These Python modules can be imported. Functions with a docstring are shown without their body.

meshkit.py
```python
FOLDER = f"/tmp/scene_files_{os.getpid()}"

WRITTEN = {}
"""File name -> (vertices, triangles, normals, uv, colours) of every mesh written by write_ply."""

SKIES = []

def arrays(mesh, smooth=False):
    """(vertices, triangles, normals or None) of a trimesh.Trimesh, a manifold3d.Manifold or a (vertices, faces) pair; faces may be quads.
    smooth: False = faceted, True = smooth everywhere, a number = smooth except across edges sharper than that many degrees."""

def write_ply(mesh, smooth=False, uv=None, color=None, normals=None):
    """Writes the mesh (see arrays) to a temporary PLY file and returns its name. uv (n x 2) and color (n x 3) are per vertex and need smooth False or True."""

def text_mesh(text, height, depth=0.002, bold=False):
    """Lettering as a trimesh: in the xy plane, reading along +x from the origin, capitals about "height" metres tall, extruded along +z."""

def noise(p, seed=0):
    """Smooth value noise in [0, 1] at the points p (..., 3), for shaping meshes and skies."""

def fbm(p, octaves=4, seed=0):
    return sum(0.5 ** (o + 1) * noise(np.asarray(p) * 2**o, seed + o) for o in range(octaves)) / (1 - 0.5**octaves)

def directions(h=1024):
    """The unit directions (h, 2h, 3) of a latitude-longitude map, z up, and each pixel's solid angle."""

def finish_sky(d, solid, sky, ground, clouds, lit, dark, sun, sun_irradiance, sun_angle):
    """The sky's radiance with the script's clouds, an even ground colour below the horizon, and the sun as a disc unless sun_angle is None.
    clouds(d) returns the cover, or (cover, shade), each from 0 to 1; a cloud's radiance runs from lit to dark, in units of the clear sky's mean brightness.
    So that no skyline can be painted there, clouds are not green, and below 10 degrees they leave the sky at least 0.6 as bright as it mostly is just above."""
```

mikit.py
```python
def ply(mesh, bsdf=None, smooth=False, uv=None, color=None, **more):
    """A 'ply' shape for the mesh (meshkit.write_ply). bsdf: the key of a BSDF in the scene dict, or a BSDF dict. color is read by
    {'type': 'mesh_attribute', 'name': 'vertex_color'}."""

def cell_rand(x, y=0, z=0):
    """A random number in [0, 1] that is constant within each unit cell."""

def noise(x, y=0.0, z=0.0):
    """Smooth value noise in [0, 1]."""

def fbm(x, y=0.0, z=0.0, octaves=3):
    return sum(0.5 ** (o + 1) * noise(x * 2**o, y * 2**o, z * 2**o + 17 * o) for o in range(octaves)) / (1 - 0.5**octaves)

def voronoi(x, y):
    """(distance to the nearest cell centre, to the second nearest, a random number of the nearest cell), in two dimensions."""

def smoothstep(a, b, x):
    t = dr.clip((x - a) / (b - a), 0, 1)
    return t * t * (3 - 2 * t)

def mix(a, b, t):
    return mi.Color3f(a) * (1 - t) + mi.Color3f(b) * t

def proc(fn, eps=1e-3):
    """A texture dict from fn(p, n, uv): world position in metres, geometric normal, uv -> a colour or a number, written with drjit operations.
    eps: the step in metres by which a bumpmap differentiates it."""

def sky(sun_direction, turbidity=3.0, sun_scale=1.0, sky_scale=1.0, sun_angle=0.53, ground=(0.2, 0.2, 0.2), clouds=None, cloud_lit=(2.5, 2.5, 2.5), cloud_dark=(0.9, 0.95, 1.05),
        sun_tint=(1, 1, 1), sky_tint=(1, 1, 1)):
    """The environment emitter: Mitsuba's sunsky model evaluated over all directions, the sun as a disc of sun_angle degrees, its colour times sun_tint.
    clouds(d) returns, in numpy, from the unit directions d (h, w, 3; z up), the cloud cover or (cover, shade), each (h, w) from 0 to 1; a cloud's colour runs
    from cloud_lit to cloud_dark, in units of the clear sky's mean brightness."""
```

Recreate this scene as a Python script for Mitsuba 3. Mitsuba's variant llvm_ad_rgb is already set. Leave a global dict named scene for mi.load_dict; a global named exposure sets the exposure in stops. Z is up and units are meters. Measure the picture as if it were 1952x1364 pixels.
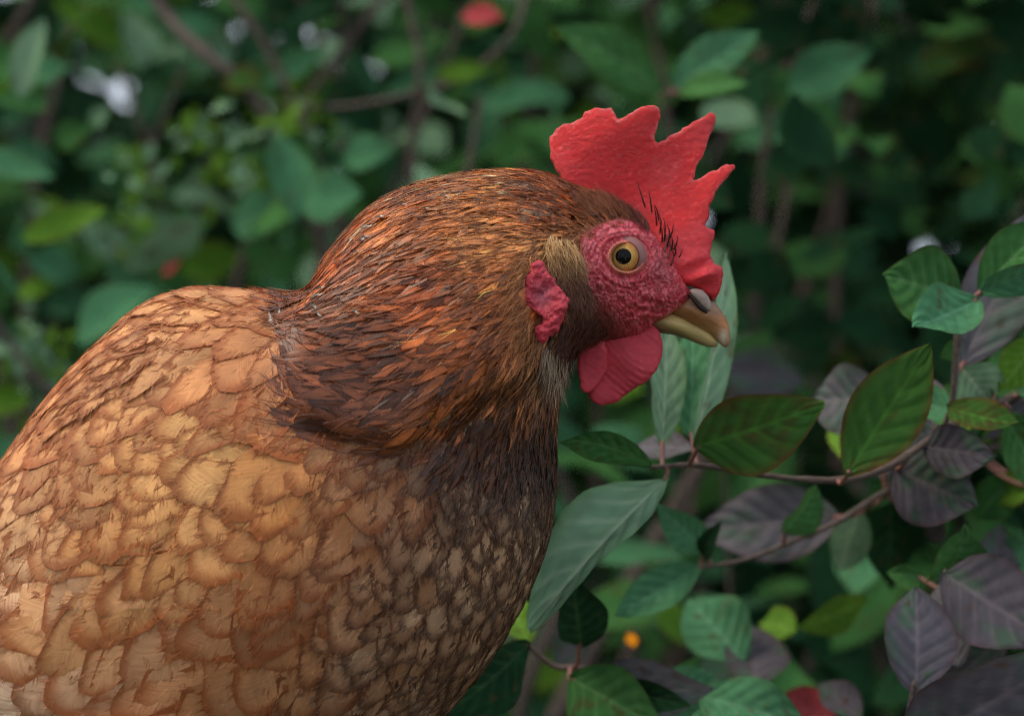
import math
import numpy as np, trimesh, mitsuba as mi, mikit, meshkit
import shapely
from shapely.geometry import Polygon, Point, LineString
from scipy import sparse, ndimage
from scipy.sparse.linalg import spsolve
from scipy.spatial import cKDTree

T = mi.ScalarTransform4f
# ---------------------------------------------------------------- camera, sky, exposure
S = 0.30 / 1952          # metres per pixel of the photograph at the hen's distance
DIST = 0.70              # camera to hen
ZC = 0.33                # camera height
scene, labels = {}, {}
scene['camera'] = {'type': 'thinlens', 'fov': 2 * math.degrees(math.atan(0.15 / DIST)), 'fov_axis': 'x',
                   'aperture_radius': 0.0046, 'focus_distance': DIST - 0.020, 'near_clip': 0.01, 'far_clip': 200.0,
                   'to_world': T().look_at([0, -DIST, ZC], [0, 0, ZC], [0, 0, 1])}
scene['sky'] = mikit.sky((-0.56, -0.10, 0.82), turbidity=3, sun_scale=0.34, sun_angle=28, ground=(0.06, 0.07, 0.04),
                         clouds=lambda d: 1.0, cloud_lit=(2.2, 2.45, 2.8))
exposure = 2.1


def W(px, py, y=0.0):
    """A point of the place from where it is seen in the photograph and how far it stands behind the hen's middle."""
    k = (DIST + y) / DIST
    return np.array([(px - 976) * S * k, y, ZC + (682 - py) * S * k])


def lin(r, g, b):
    c = np.array([r, g, b], float) / 255
    return np.where(c <= 0.04045, c / 12.92, ((c + 0.055) / 1.055) ** 2.4)


def sstep(a, b, x):
    t = np.clip((x - a) / (b - a), 0, 1)
    return t * t * (3 - 2 * t)


def unit(v):
    return v / np.maximum(np.linalg.norm(v, axis=-1, keepdims=True), 1e-12)


def grid_faces(nu, nv):
    i, j = np.meshgrid(np.arange(nv - 1), np.arange(nu - 1), indexing='ij')
    a = (i * nu + j).ravel()
    return np.vstack([np.stack([a, a + 1, a + nu + 1], 1), np.stack([a, a + nu + 1, a + nu], 1)])


def batch(verts, nu, nv):
    """(N, nv*nu, 3) sheets -> one vertex list and face list."""
    n, m = verts.shape[:2]
    f = grid_faces(nu, nv)
    return verts.reshape(-1, 3), (f[None] + (np.arange(n) * m)[:, None, None]).reshape(-1, 3)


def tube(points, radii, sides=8, jitter=0.0, seed=0):
    p = np.asarray(points, float)
    r = np.broadcast_to(radii, (len(p),)).astype(float)
    if jitter:
        r = r * (1 + jitter * (np.random.default_rng(seed).random(len(p)) - 0.5))
    t = unit(np.gradient(p, axis=0))
    a = unit(np.cross(t, [0.31, 0.9, 0.3]))
    b = np.cross(t, a)
    ang = np.arange(sides) * 2 * np.pi / sides
    v = (p[:, None] + r[:, None, None] * (np.cos(ang)[None, :, None] * a[:, None] + np.sin(ang)[None, :, None] * b[:, None])).reshape(-1, 3)
    i, j = np.meshgrid(np.arange(len(p) - 1), np.arange(sides), indexing='ij')
    q = np.stack([i * sides + j, i * sides + (j + 1) % sides, (i + 1) * sides + (j + 1) % sides, (i + 1) * sides + j], -1).reshape(-1, 4)
    f = np.vstack([q[:, [0, 1, 2]], q[:, [0, 2, 3]]])
    n = len(v)
    v = np.vstack([v, p[:1], p[-1:]])
    k = np.arange(sides)
    f = np.vstack([f, np.stack([(k + 1) % sides, k, k * 0 + n], 1), np.stack([n - sides - 0 + k, n - sides + (k + 1) % sides, k * 0 + n + 1], 1)])
    return trimesh.Trimesh(v, f, process=False)


def spline(pts, n=6):
    p = np.asarray(pts, float)
    q = np.vstack([2 * p[0] - p[1], p, 2 * p[-1] - p[-2]])
    t = np.linspace(0, 1, n, endpoint=False)[:, None]
    out = []
    for i in range(len(p) - 1):
        a, b, c, d = q[i:i + 4]
        out.append(0.5 * (2 * b + (c - a) * t + (2 * a - 5 * b + 4 * c - d) * t ** 2 + (3 * b - a - 3 * c + d) * t ** 3))
    return np.vstack(out + [p[-1:]])


def surface_nets(F, origin, h):
    """The zero surface of F (positive inside) on a regular grid, as a quad mesh."""
    inside = F > 0
    nx, ny, nz = F.shape
    acc, cnt = np.zeros((nx - 1, ny - 1, nz - 1, 3)), np.zeros((nx - 1, ny - 1, nz - 1))
    corners = [(a, b, c) for a in (0, 1) for b in (0, 1) for c in (0, 1)]

    def cut(c):
        return tuple(slice(k, n - 1 + k) for k, n in zip(c, (nx, ny, nz)))
    for c in corners:
        for ax in range(3):
            if c[ax] == 0:
                d = list(c); d[ax] = 1
                A, B = F[cut(c)], F[cut(d)]
                x = (A > 0) != (B > 0)
                t = np.where(x, A / np.where(x, A - B, 1), 0)
                for k in range(3):
                    acc[..., k] += np.where(x, c[k] + (t if k == ax else 0), 0)
                cnt += x
    has = cnt > 0
    idx = -np.ones(has.shape, int)
    idx[has] = np.arange(has.sum())
    cells = np.argwhere(has)
    v = origin + h * (cells + acc[has] / cnt[has][:, None])
    quads = []
    for ax in range(3):
        b, c = [(1, 2), (2, 0), (0, 1)][ax]
        lo = [slice(1, -1)] * 3; hi = [slice(1, -1)] * 3
        lo[ax] = slice(0, -1); hi[ax] = slice(1, None)
        A, B = inside[tuple(lo)], inside[tuple(hi)]
        off = np.array([1, 1, 1]); off[ax] = 0
        for flip in (False, True):
            e = np.argwhere((A & ~B) if not flip else (~A & B)) + off
            if not len(e):
                continue
            db, dc = np.eye(3, dtype=int)[b], np.eye(3, dtype=int)[c]
            q = np.stack([idx[tuple((e - s * db - t * dc).T)] for s, t in ((1, 1), (0, 1), (0, 0), (1, 0))], 1)
            quads.append(q[:, ::-1] if flip else q)
    q = np.vstack(quads)
    q = q[(q >= 0).all(1)]
    return trimesh.Trimesh(v, np.vstack([q[:, [0, 1, 2]], q[:, [0, 2, 3]]]), process=False)


class Inflated:
    """A rounded body over an outline: a field that is zero on the outline and swells like a soap film inside."""

    def __init__(self, poly, res, pad=6, blur=1.0):
        if not isinstance(poly, Polygon) and not hasattr(poly, 'geoms'):
            poly = Polygon(poly)
        poly = poly.buffer(0)
        x0, y0, x1, y1 = poly.bounds
        self.res, self.x0, self.y0 = res, x0 - pad * res, y0 - pad * res
        nx, ny = int((x1 - x0) / res) + 2 * pad + 1, int((y1 - y0) / res) + 2 * pad + 1
        X, Y = np.meshgrid(self.x0 + np.arange(nx) * res, self.y0 + np.arange(ny) * res, indexing='ij')
        m = shapely.contains_xy(poly, X, Y)
        idx = -np.ones(m.shape, int)
        idx[m] = np.arange(m.sum())
        ii = np.argwhere(m)
        rows, cols = [], []
        for d in ((1, 0), (-1, 0), (0, 1), (0, -1)):
            nb = idx[ii[:, 0] + d[0], ii[:, 1] + d[1]]
            k = nb >= 0
            rows.append(np.flatnonzero(k)); cols.append(nb[k])
        r, c = np.concatenate(rows), np.concatenate(cols)
        A = sparse.csr_matrix((np.concatenate([np.full(len(ii), 4.0), -np.ones(len(r))]), (np.concatenate([np.arange(len(ii)), r]), np.concatenate([np.arange(len(ii)), c]))))
        phi = np.zeros(m.shape)
        phi[m] = spsolve(A.tocsc(), np.full(len(ii), res * res))
        dout = ndimage.distance_transform_edt(~m) * res
        din = ndimage.distance_transform_edt(m) * res
        near = m & (din < 2.5 * res)
        g = (phi[near] / din[near]).mean()
        phi = np.where(m, phi, -g * dout)
        self.phi = ndimage.gaussian_filter(phi, blur)
        self.dist = ndimage.gaussian_filter(np.where(m, din, -dout), 0.7)

    def at(self, X, Y, field=None, order=1):
        c = [(np.asarray(X) - self.x0) / self.res, (np.asarray(Y) - self.y0) / self.res]
        return ndimage.map_coordinates(self.phi if field is None else field, c, order=order, mode='nearest')

    def mesh(self, step, half, depth, lean=None, smooth=3):
        """half(X, Y, phi) -> half thickness in metres (where phi > 0); step in pixels; depth: y of the middle sheet; the result is in metres."""
        nx, ny = int(self.phi.shape[0] * self.res / step), int(self.phi.shape[1] * self.res / step)
        gx, gz = self.x0 + np.arange(nx) * step, self.y0 + np.arange(ny) * step
        X, Y = np.meshgrid(gx, gz, indexing='ij')
        p = self.at(X, Y)
        H = half(X, Y, np.maximum(p, 0))
        sl = np.abs(p) * 4 * S * S
        h = step * S
        K = int(H.max() / h) + 4
        ys = (np.arange(-K, K + 1) + 0.37) * h
        F = np.where(p > 0, H ** 2, -sl)[:, None, :] - ys[None, :, None] ** 2
        F = np.where(np.isfinite(F), F, -1)
        m = surface_nets(F, np.array([0, -K + 0.37, 0]) * h, h)
        v = m.vertices
        px, py = self.x0 + v[:, 0] / S, self.y0 + v[:, 2] / S
        kk = (DIST + depth) / DIST
        yy = v[:, 1] + depth + (lean(px, py) if lean is not None else 0)
        m = trimesh.Trimesh(np.stack([(px - 976) * S * kk, yy, ZC + (682 - py) * S * kk], 1), m.faces[:, ::-1], process=False)
        if smooth:
            trimesh.smoothing.filter_taubin(m, 0.5, -0.52, iterations=smooth)
        if m.volume < 0:
            m.invert()
        return m


def px_of(p):
    """Where a point of the hen is seen in the photograph, to look up what grows there."""
    k = (DIST + p[..., 1]) / DIST * S
    return 976 + p[..., 0] / k, 682 - (p[..., 2] - ZC) / k


def shepard(ctrl, X, Y, power=3.0):
    """Blends values given at pixels of the photograph."""
    c = np.asarray(ctrl, float)
    d2 = (X[..., None] - c[:, 0]) ** 2 + (Y[..., None] - c[:, 1]) ** 2 + 30.0 ** 2
    w = d2 ** (-power / 2)
    w /= w.sum(-1, keepdims=True)
    return w @ c[:, 2:]


VC = {'type': 'mesh_attribute', 'name': 'vertex_color'}


def rgb(*c):
    return {'type': 'rgb', 'value': [float(x) for x in c]}


# ---------------------------------------------------------------- materials
def pr(fn, eps=1e-4):
    return mikit.proc(fn, eps)


scene['soil'] = {'type': 'twosided', 'bsdf': {'type': 'principled', 'roughness': 0.95, 'specular': 0.2, 'base_color': pr(
    lambda p, n, uv: mikit.mix((0.035, 0.028, 0.018), (0.05, 0.065, 0.025), mikit.smoothstep(0.35, 0.65, mikit.fbm(p.x * 9, p.y * 9, 0.0, 4))))}}
scene['leaf_surface'] = {'type': 'principledthin', 'base_color': VC, 'roughness': 0.25, 'eta': 1.55, 'diff_trans': 0.35, 'spec_trans': 0.0}
scene['leaf_surface_far'] = {'type': 'principledthin', 'base_color': VC, 'roughness': 0.4, 'eta': 1.5, 'diff_trans': 0.3, 'spec_trans': 0.0}
scene['bark'] = {'type': 'principled', 'roughness': 0.8, 'specular': 0.3, 'base_color': pr(
    lambda p, n, uv: mikit.mix((0.05, 0.034, 0.028), (0.20, 0.15, 0.13), mikit.fbm(p.x * 500, p.y * 500, p.z * 900, 3)))}
scene['stalk_skin'] = {'type': 'principled', 'roughness': 0.5, 'base_color': rgb(0.26, 0.11, 0.09)}

# feather: vertex colours plus fine barbs that run outward from the shaft
def barbs(p, n, uv):
    import drjit as dr
    k = dr.floor(uv.x)
    u = dr.abs((uv.x - k) * 2 - 1)
    s = uv.y - 0.42 * u
    a = mikit.noise(s * 80 + k * 7.31, u * 2.6 + k * 3.7, k)
    b = mikit.noise(uv.y * 5 + k * 5.17, u * 3.0, k + 0.5)
    return dr.clip(mikit.smoothstep(0.25, 1.0, a) * (0.25 + 0.75 * b), 0, 1) * 0.5


def feather_vane(dark, rough):
    return {'type': 'twosided', 'bsdf': {'type': 'blendbsdf', 'weight': pr(barbs),
            'a': {'type': 'principled', 'base_color': VC, 'roughness': rough, 'specular': 0.35, 'sheen': 0.3},
            'b': {'type': 'principled', 'base_color': rgb(*dark), 'roughness': rough, 'specular': 0.35, 'sheen': 0.3}}}


scene['body_feather'] = feather_vane(lin(140, 72, 28), 0.55)
scene['neck_feather'] = feather_vane(lin(70, 34, 18), 0.36)
scene['barb_fibre'] = {'type': 'twosided', 'bsdf': {'type': 'principled', 'base_color': VC, 'roughness': 0.5, 'specular': 0.4}}
scene['under_skin'] = {'type': 'principled', 'base_color': VC, 'roughness': 0.8, 'specular': 0.2}


def pebble(scale):
    def f(p, n, uv):
        a, b, c = mikit.voronoi(p.x * scale + 0.6 * mikit.noise(p.x * scale * .5, p.z * scale * .5), p.z * scale + p.y * scale * 0.7)
        return mikit.smoothstep(0.0, 0.5, b - a) + 0.5 * mikit.noise(p.x * scale * 2, p.y * scale * 2, p.z * scale * 2)
    return f


def flesh(scale, height, rough=0.42, spec=0.5):
    return {'type': 'bumpmap', 'scale': height, 'arbitrary': pr(pebble(scale), 1e-4),
            'bsdf': {'type': 'principled', 'base_color': VC, 'roughness': rough, 'specular': spec, 'sheen': 0.2}}


scene['comb_flesh'] = flesh(1500, 0.00028)
scene['face_flesh'] = flesh(1300, 0.00016)
scene['wattle_flesh'] = flesh(1700, 0.00018)
scene['horn'] = {'type': 'bumpmap', 'scale': 0.00012, 'arbitrary': pr(lambda p, n, uv: mikit.fbm((p.x + 0.5 * p.z) * 350, p.y * 900, (p.z + .45 * p.x) * 1500, 3)),
                 'bsdf': {'type': 'principled', 'base_color': VC, 'roughness': 0.40, 'specular': 0.45}}
scene['shank_scale'] = {'type': 'principled', 'base_color': rgb(0.5, 0.33, 0.1), 'roughness': 0.5}
scene['thigh_down'] = {'type': 'principled', 'roughness': 0.8, 'base_color': pr(lambda p, n, uv: mikit.mix((0.22, 0.11, 0.05), (0.46, 0.27, 0.13), mikit.fbm(p.x * 700, p.y * 700, p.z * 160, 3)))}
scene['slit_shade'] = {'type': 'principled', 'base_color': rgb(0.02, 0.012, 0.01), 'roughness': 0.8}

# ---------------------------------------------------------------- ground
g = trimesh.creation.box([60, 60, 0.2]); g.apply_translation([0, 5, -0.1])
scene['ground'] = mikit.ply(g, 'soil')
labels['ground'] = {'label': 'dark soil and moss under the hen and the hedge', 'category': 'ground', 'kind': 'structure'}

# ---------------------------------------------------------------- leaves
PAL = {  # upper side colour, second colour of the patches, amount of patches, edge colour, vein colour
    'green': (lin(72, 120, 66), lin(58, 106, 58), .5, lin(70, 90, 45), lin(105, 150, 95)),
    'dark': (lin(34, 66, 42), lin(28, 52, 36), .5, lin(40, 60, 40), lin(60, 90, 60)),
    'pale': (lin(134, 170, 136), lin(116, 156, 114), .4, lin(110, 150, 98), lin(196, 214, 182)),
    'purple': (lin(116, 113, 119), lin(92, 122, 102), .65, lin(100, 78, 84), lin(150, 140, 146)),
    'deep': (lin(90, 86, 93), lin(74, 104, 80), .7, lin(80, 58, 62), lin(120, 110, 116)),
    'lime': (lin(96, 138, 48), lin(80, 122, 44), .5, lin(110, 110, 50), lin(130, 165, 80)),
    'spot': (lin(60, 98, 46), lin(78, 58, 36), .55, lin(105, 48, 34), lin(80, 125, 55)),
    'blue': (lin(80, 132, 94), lin(66, 116, 80), .5, lin(80, 120, 80), lin(110, 160, 125)),
    'red': (lin(196, 84, 90), lin(170, 60, 70), .5, lin(150, 50, 50), lin(215, 110, 105)),
    'orange': (lin(225, 140, 20), lin(205, 110, 20), .5, lin(150, 90, 30), lin(225, 160, 60)),
}


def leaf_batch(base, tip, width, face, fold, curl, pal, nu, nv, seed, teeth=0.0, vein=0.0, twist=None, wave=0.05):
    """N leaves as sheets. base, tip (N,3); width: full width in metres; face (N,3): where the upper side looks; fold: radians that each half rises; curl: bend of the midrib."""
    rng = np.random.default_rng(seed)
    N = len(base)
    ax = tip - base
    L = np.linalg.norm(ax, axis=1)
    a = unit(ax)
    f = unit(face - (face * a).sum(1, keepdims=True) * a)
    s = np.cross(a, f)
    u = np.linspace(-1, 1, nu)[None, None, :]
    v = np.linspace(0, 1, nv)[None, :, None]
    fat = rng.uniform(0.80, 1.02, N)[:, None, None]
    w = np.sin(np.pi * v ** fat) ** 0.82 * (1 - 0.30 * v ** 6) + 0.012
    w = w * (width / 2)[:, None, None]
    if teeth:
        w = w * (1 + teeth * np.abs(u) ** 8 * (2 * np.abs(((v * 26) % 1) - 0.3) - 0.5))
    asym = 1 + 0.08 * rng.standard_normal(N)[:, None, None] * np.sign(u)
    x = w * u * asym
    fo = fold[:, None, None] * (0.6 + 0.4 * np.sin(np.pi * v))
    side, up = x * np.cos(fo), np.abs(x) * np.sin(fo)
    up = up + curl[:, None, None] * L[:, None, None] * (4 * v * (1 - v))
    ph = rng.uniform(0, 6.28, (N, 1, 1))
    up = up + wave * width[:, None, None] * np.sin(v * 9 + ph + 1.5 * u) * np.abs(u) ** 1.5
    nvein = 6.5
    vs = (v - 0.26 * np.abs(u)) * nvein
    veinline = np.exp(-(((vs + 0.5) % 1 - 0.5) / 0.13) ** 2) * np.clip(1.25 - np.abs(u), 0, 1) * (v > 0.04)
    mid = np.exp(-(u / 0.055) ** 2)
    if vein:
        up = up + vein * width[:, None, None] * (np.cos(2 * np.pi * vs) * -1.0) * np.sqrt(np.abs(u) + 1e-6) * np.clip(1.3 - np.abs(u), 0, 1)
    if twist is not None:
        tw = twist[:, None, None] * (v - 0.5)
        side, up = side * np.cos(tw) - up * np.sin(tw), side * np.sin(tw) + up * np.cos(tw)
    along = v * L[:, None, None] + 0 * u
    P = base[:, None, None] + along[..., None] * a[:, None, None] + side[..., None] * s[:, None, None] + up[..., None] * f[:, None, None]
    C = np.zeros((N, nv, nu, 3))
    off = rng.uniform(0, 50, (N, 1, 1, 3))
    q = np.stack(np.broadcast_arrays(u * 1.6 + 0 * v, v * 4.0 + 0 * u, 0 * u * v), -1)
    patch = sstep(0.48, 0.66, meshkit.fbm(q + off, 3, 5))
    fine = meshkit.fbm(q * 4 + off, 2, 9)
    spots = sstep(.70, .80, meshkit.fbm(q * 2.6 + off[..., ::-1], 2, 14))
    for i in range(N):
        c0, c1, am, ce, cv = PAL[pal[i]]
        t = (patch[i] * am)[..., None]
        c = c0 * (1 - t) + c1 * t
        e = (np.abs(u[0]) ** 9 * 0.7 * np.ones_like(v[0]))[..., None]
        c = c * (1 - e) + ce * e
        m = np.clip(0.5 * veinline[0] * (nv > 15) + 0.7 * mid[0] * (nv > 15) * (v[0] < 0.97), 0, 1)[..., None]
        c = c * (1 - m) + cv * m
        sp = (spots[i] * .55)[..., None]
        c = c * (1 - sp) + lin(92, 66, 44) * sp
        C[i] = c * (0.72 + 0.56 * fine[i][..., None]) * rng.uniform(0.82, 1.15)
    return P.reshape(N, nv * nu, 3), C.reshape(N, nv * nu, 3)


def dirs(n):
    return np.asarray(n, float)


counter = {}


def key_of(stem):
    k = counter.get(stem, 0)
    counter[stem] = k + 1
    return stem if k == 0 else f'{stem}_{k:03d}'


# ---- the shrub beside the hen: twigs with their leaves placed by hand
labels['shrub'] = {'label': 'green and purple leaved shrub whose twigs reach in under the beak of the hen', 'category': 'shrub'}
#  (px,py) way points, depth, thickness in pixels
TWIGS = [
    [[(1240, 890, .045), (1330, 886, .045), (1420, 900, .05), (1520, 912, .05), (1620, 913, .05), (1700, 886, .055), (1762, 845, .06), (1830, 800, .07), (1990, 735, .10), (2200, 690, .16), (2420, 720, .25)], 17],
    [[(1800, 812, .066), (1816, 760, .062), (1822, 690, .06), (1829, 585, .06)], 15],
    [[(1330, 1082, .12), (1420, 1066, .12), (1520, 1027, .12), (1600, 992, .12), (1690, 935, .13), (1800, 880, .15), (1960, 850, .2), (2300, 900, .3)], 15],
    [[(1000, 1222, .10), (1055, 1268, .10), (1112, 1276, .10), (1180, 1330, .11), (1300, 1420, .13), (1500, 1600, .16), (1700, 2000, .2), (1750, 2600, .22)], 18],
    [[(1800, 1088, .06), (1900, 1150, .08), (1990, 1260, .12), (2080, 1500, .18), (2100, 2200, .25)], 15],
    [[(1730, 1364, .03), (1745, 1300, .03), (1760, 1420, .04), (1900, 1560, .10), (2000, 1900, .2)], 13],
    [[(1985, 735, .1), (1900, 780, .1), (1850, 800, .1)], 11],
    [[(1265, 176, .34), (1300, 330, .36), (1330, 600, .40), (1380, 900, .45), (1400, 1500, .5), (1400, 2100, .5)], 13],
]
twig_mesh = []
for pts, th in TWIGS:
    q = spline([W(x, y, d) for x, y, d in pts], 7)
    r = np.linspace(0.62, 1.3, len(q)) * th / 2 * S
    twig_mesh.append(tube(q, r, 9, 0.35, len(twig_mesh)))
# base px, tip px, width px, depth at base, depth at tip, roll (deg), fold (deg), curl, palette, twig
HAND = [
    (1275, 908, 1008, 1200, 190, .045, .02, 44, 36, .03, 'pale', 0),
    (1243, 889, 1064, 842, 74, .045, .02, -30, 18, -.12, 'green', 0),
    (1262, 852, 1268, 610, 95, .05, .07, 28, 22, .02, 'pale', 0),
    (1318, 835, 1322, 610, 105, .055, .08, -12, 18, .03, 'blue', 0),
    (1322, 850, 1384, 482, 78, .05, .07, 40, 30, .03, 'pale', 0),
    (1322, 852, 1572, 768, 168, .035, .025, 14, 20, .05, 'spot', 0),
    (1612, 908, 1774, 655, 150, .035, .03, -8, 14, -.06, 'spot', 0),
    (1762, 850, 1900, 868, 105, .06, .04, 10, 10, .04, 'deep', 0),
    (1790, 815, 1690, 850, 110, .08, .10, 0, 8, .0, 'purple', 0),
    (1700, 890, 1862, 965, 165, .075, .06, 12, 8, .04, 'deep', 0),
    (1830, 575, 1683, 524, 165, .065, .06, 12, 18, .06, 'green', 1),
    (1866, 570, 1742, 622, 120, .055, .02, 24, 24, -.05, 'blue', 1),
    (1832, 700, 1975, 400, 150, .07, .09, -10, 18, .03, 'purple', 1),
    (1868, 556, 2010, 420, 105, .065, .05, -30, 26, .04, 'green', 1),
    (1862, 558, 2010, 512, 70, .06, .03, 20, 20, -.06, 'blue', 1),
    (1828, 695, 1890, 772, 105, .07, .09, 10, 12, .03, 'pale', 1),
    (1828, 640, 1815, 690, 60, .07, .09, 10, 12, .03, 'green', 1),
    (1985, 640, 1905, 745, 90, .08, .08, 0, 20, .03, 'lime', 6),
    (1805, 775, 1942, 806, 78, .06, .03, -28, 22, -.05, 'spot', 6),
    (1690, 760, 1545, 765, 140, .10, .12, 10, 12, .05, 'purple', 0),
    (1810, 760, 1700, 752, 75, .09, .11, 30, 12, .05, 'purple', 0),
    (1325, 858, 1208, 852, 70, .09, .11, 40, 14, .05, 'purple', 0),
    (1400, 880, 1476, 862, 76, .09, .10, 10, 14, .05, 'purple', 0),
    (1600, 985, 1325, 1010, 150, .15, .16, 8, 10, .04, 'purple', 2),
    (1492, 1015, 1556, 925, 90, .11, .11, 35, 30, .06, 'green', 2),
    (1350, 1050, 1252, 962, 80, .12, .11, -8, 22, .05, 'blue', 2),
    (1338, 1062, 1374, 994, 46, .12, .10, -35, 25, .05, 'dark', 2),
    (1338, 1076, 1172, 1172, 90, .12, .10, 15, 24, -.06, 'blue', 2),
    (1460, 1050, 1560, 960, 70, .16, .17, 10, 10, .03, 'purple', 2),
    (1640, 965, 1600, 1090, 80, .15, .18, 10, 16, .03, 'pale', 2),
    (1106, 1232, 1090, 1098, 105, .09, .06, 10, 18, .03, 'dark', 3),
    (1010, 1225, 965, 1140, 80, .13, .15, 10, 18, .03, 'lime', 3),
    (1010, 1222, 845, 1364, 125, .08, .05, -25, 20, .04, 'dark', 3),
    (1115, 1290, 1362, 1312, 150, .09, .08, 25, 18, .08, 'purple', 3),
    (1085, 1290, 1262, 1390, 150, .08, .06, -10, 16, .02, 'green', 3),
    (1165, 1312, 1318, 1345, 70, .085, .06, -15, 30, .04, 'dark', 3),
    (1330, 1325, 1545, 1390, 130, .10, .09, -20, 16, .08, 'blue', 3),
    (1420, 1260, 1310, 1140, 140, .17, .19, 10, 16, .04, 'blue', 3),
    (1440, 1310, 1430, 1195, 130, .16, .19, 0, 8, .03, 'deep', 3),
    (1520, 1200, 1450, 1185, 70, .2, .22, 20, 8, .05, 'lime', 3),
    (1520, 1195, 1655, 1140, 80, .18, .20, 20, 18, .06, 'lime', 3),
    (1745, 1325, 1745, 1118, 150, .03, .05, 4, 10, .05, 'deep', 5),
    (1825, 1270, 1790, 1110, 105, .06, .08, -20, 14, .05, 'purple', 5),
    (1800, 1092, 2010, 1225, 175, .06, .03, 6, 12, .06, 'deep', 4),
    (1725, 1420, 2040, 1240, 235, .005, -.02, 14, 12, .06, 'deep', 5),
    (1805, 1088, 1838, 1000, 150, .08, .06, 12, 30, .10, 'green', 4),
    (1760, 1100, 1690, 1090, 60, .1, .1, 12, 30, .10, 'green', 4),
    (1595, 1372, 1480, 1330, 80, .17, .18, 10, 14, .0, 'red', 3),
    (1640, 1372, 1560, 1300, 80, .15, .16, 30, 14, .0, 'deep', 3),
    (1210, 1232, 1198, 1206, 24, .25, .26, 10, 14, .0, 'orange', 3),
    (1935, 900, 1860, 990, 90, .16, .17, 10, 20, .05, 'green', 2),
    (1980, 930, 1890, 940, 70, .15, .17, 20, 20, .05, 'lime', 2),
    (1990, 1060, 1900, 1050, 70, .15, .17, 20, 20, .05, 'blue', 2),
    (1120, 1180, 1060, 1270, 80, .22, .24, 10, 12, .04, 'purple', 3),
    (1265, 172, 1058, 48, 110, .34, .32, 15, 18, .05, 'green', 7),
    (1284, 172, 1450, 62, 100, .34, .32, -20, 20, .05, 'blue', 7),
    (1292, 176, 1428, 162, 58, .34, .30, -20, 16, .05, 'green', 7),
    (1300, 330, 1400, 400, 90, .36, .34, 10, 14, .05, 'dark', 7),
    (1330, 560, 1440, 620, 100, .40, .38, 20, 14, .05, 'dark', 7),
]
AUTO = np.random.default_rng(77)
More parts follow.
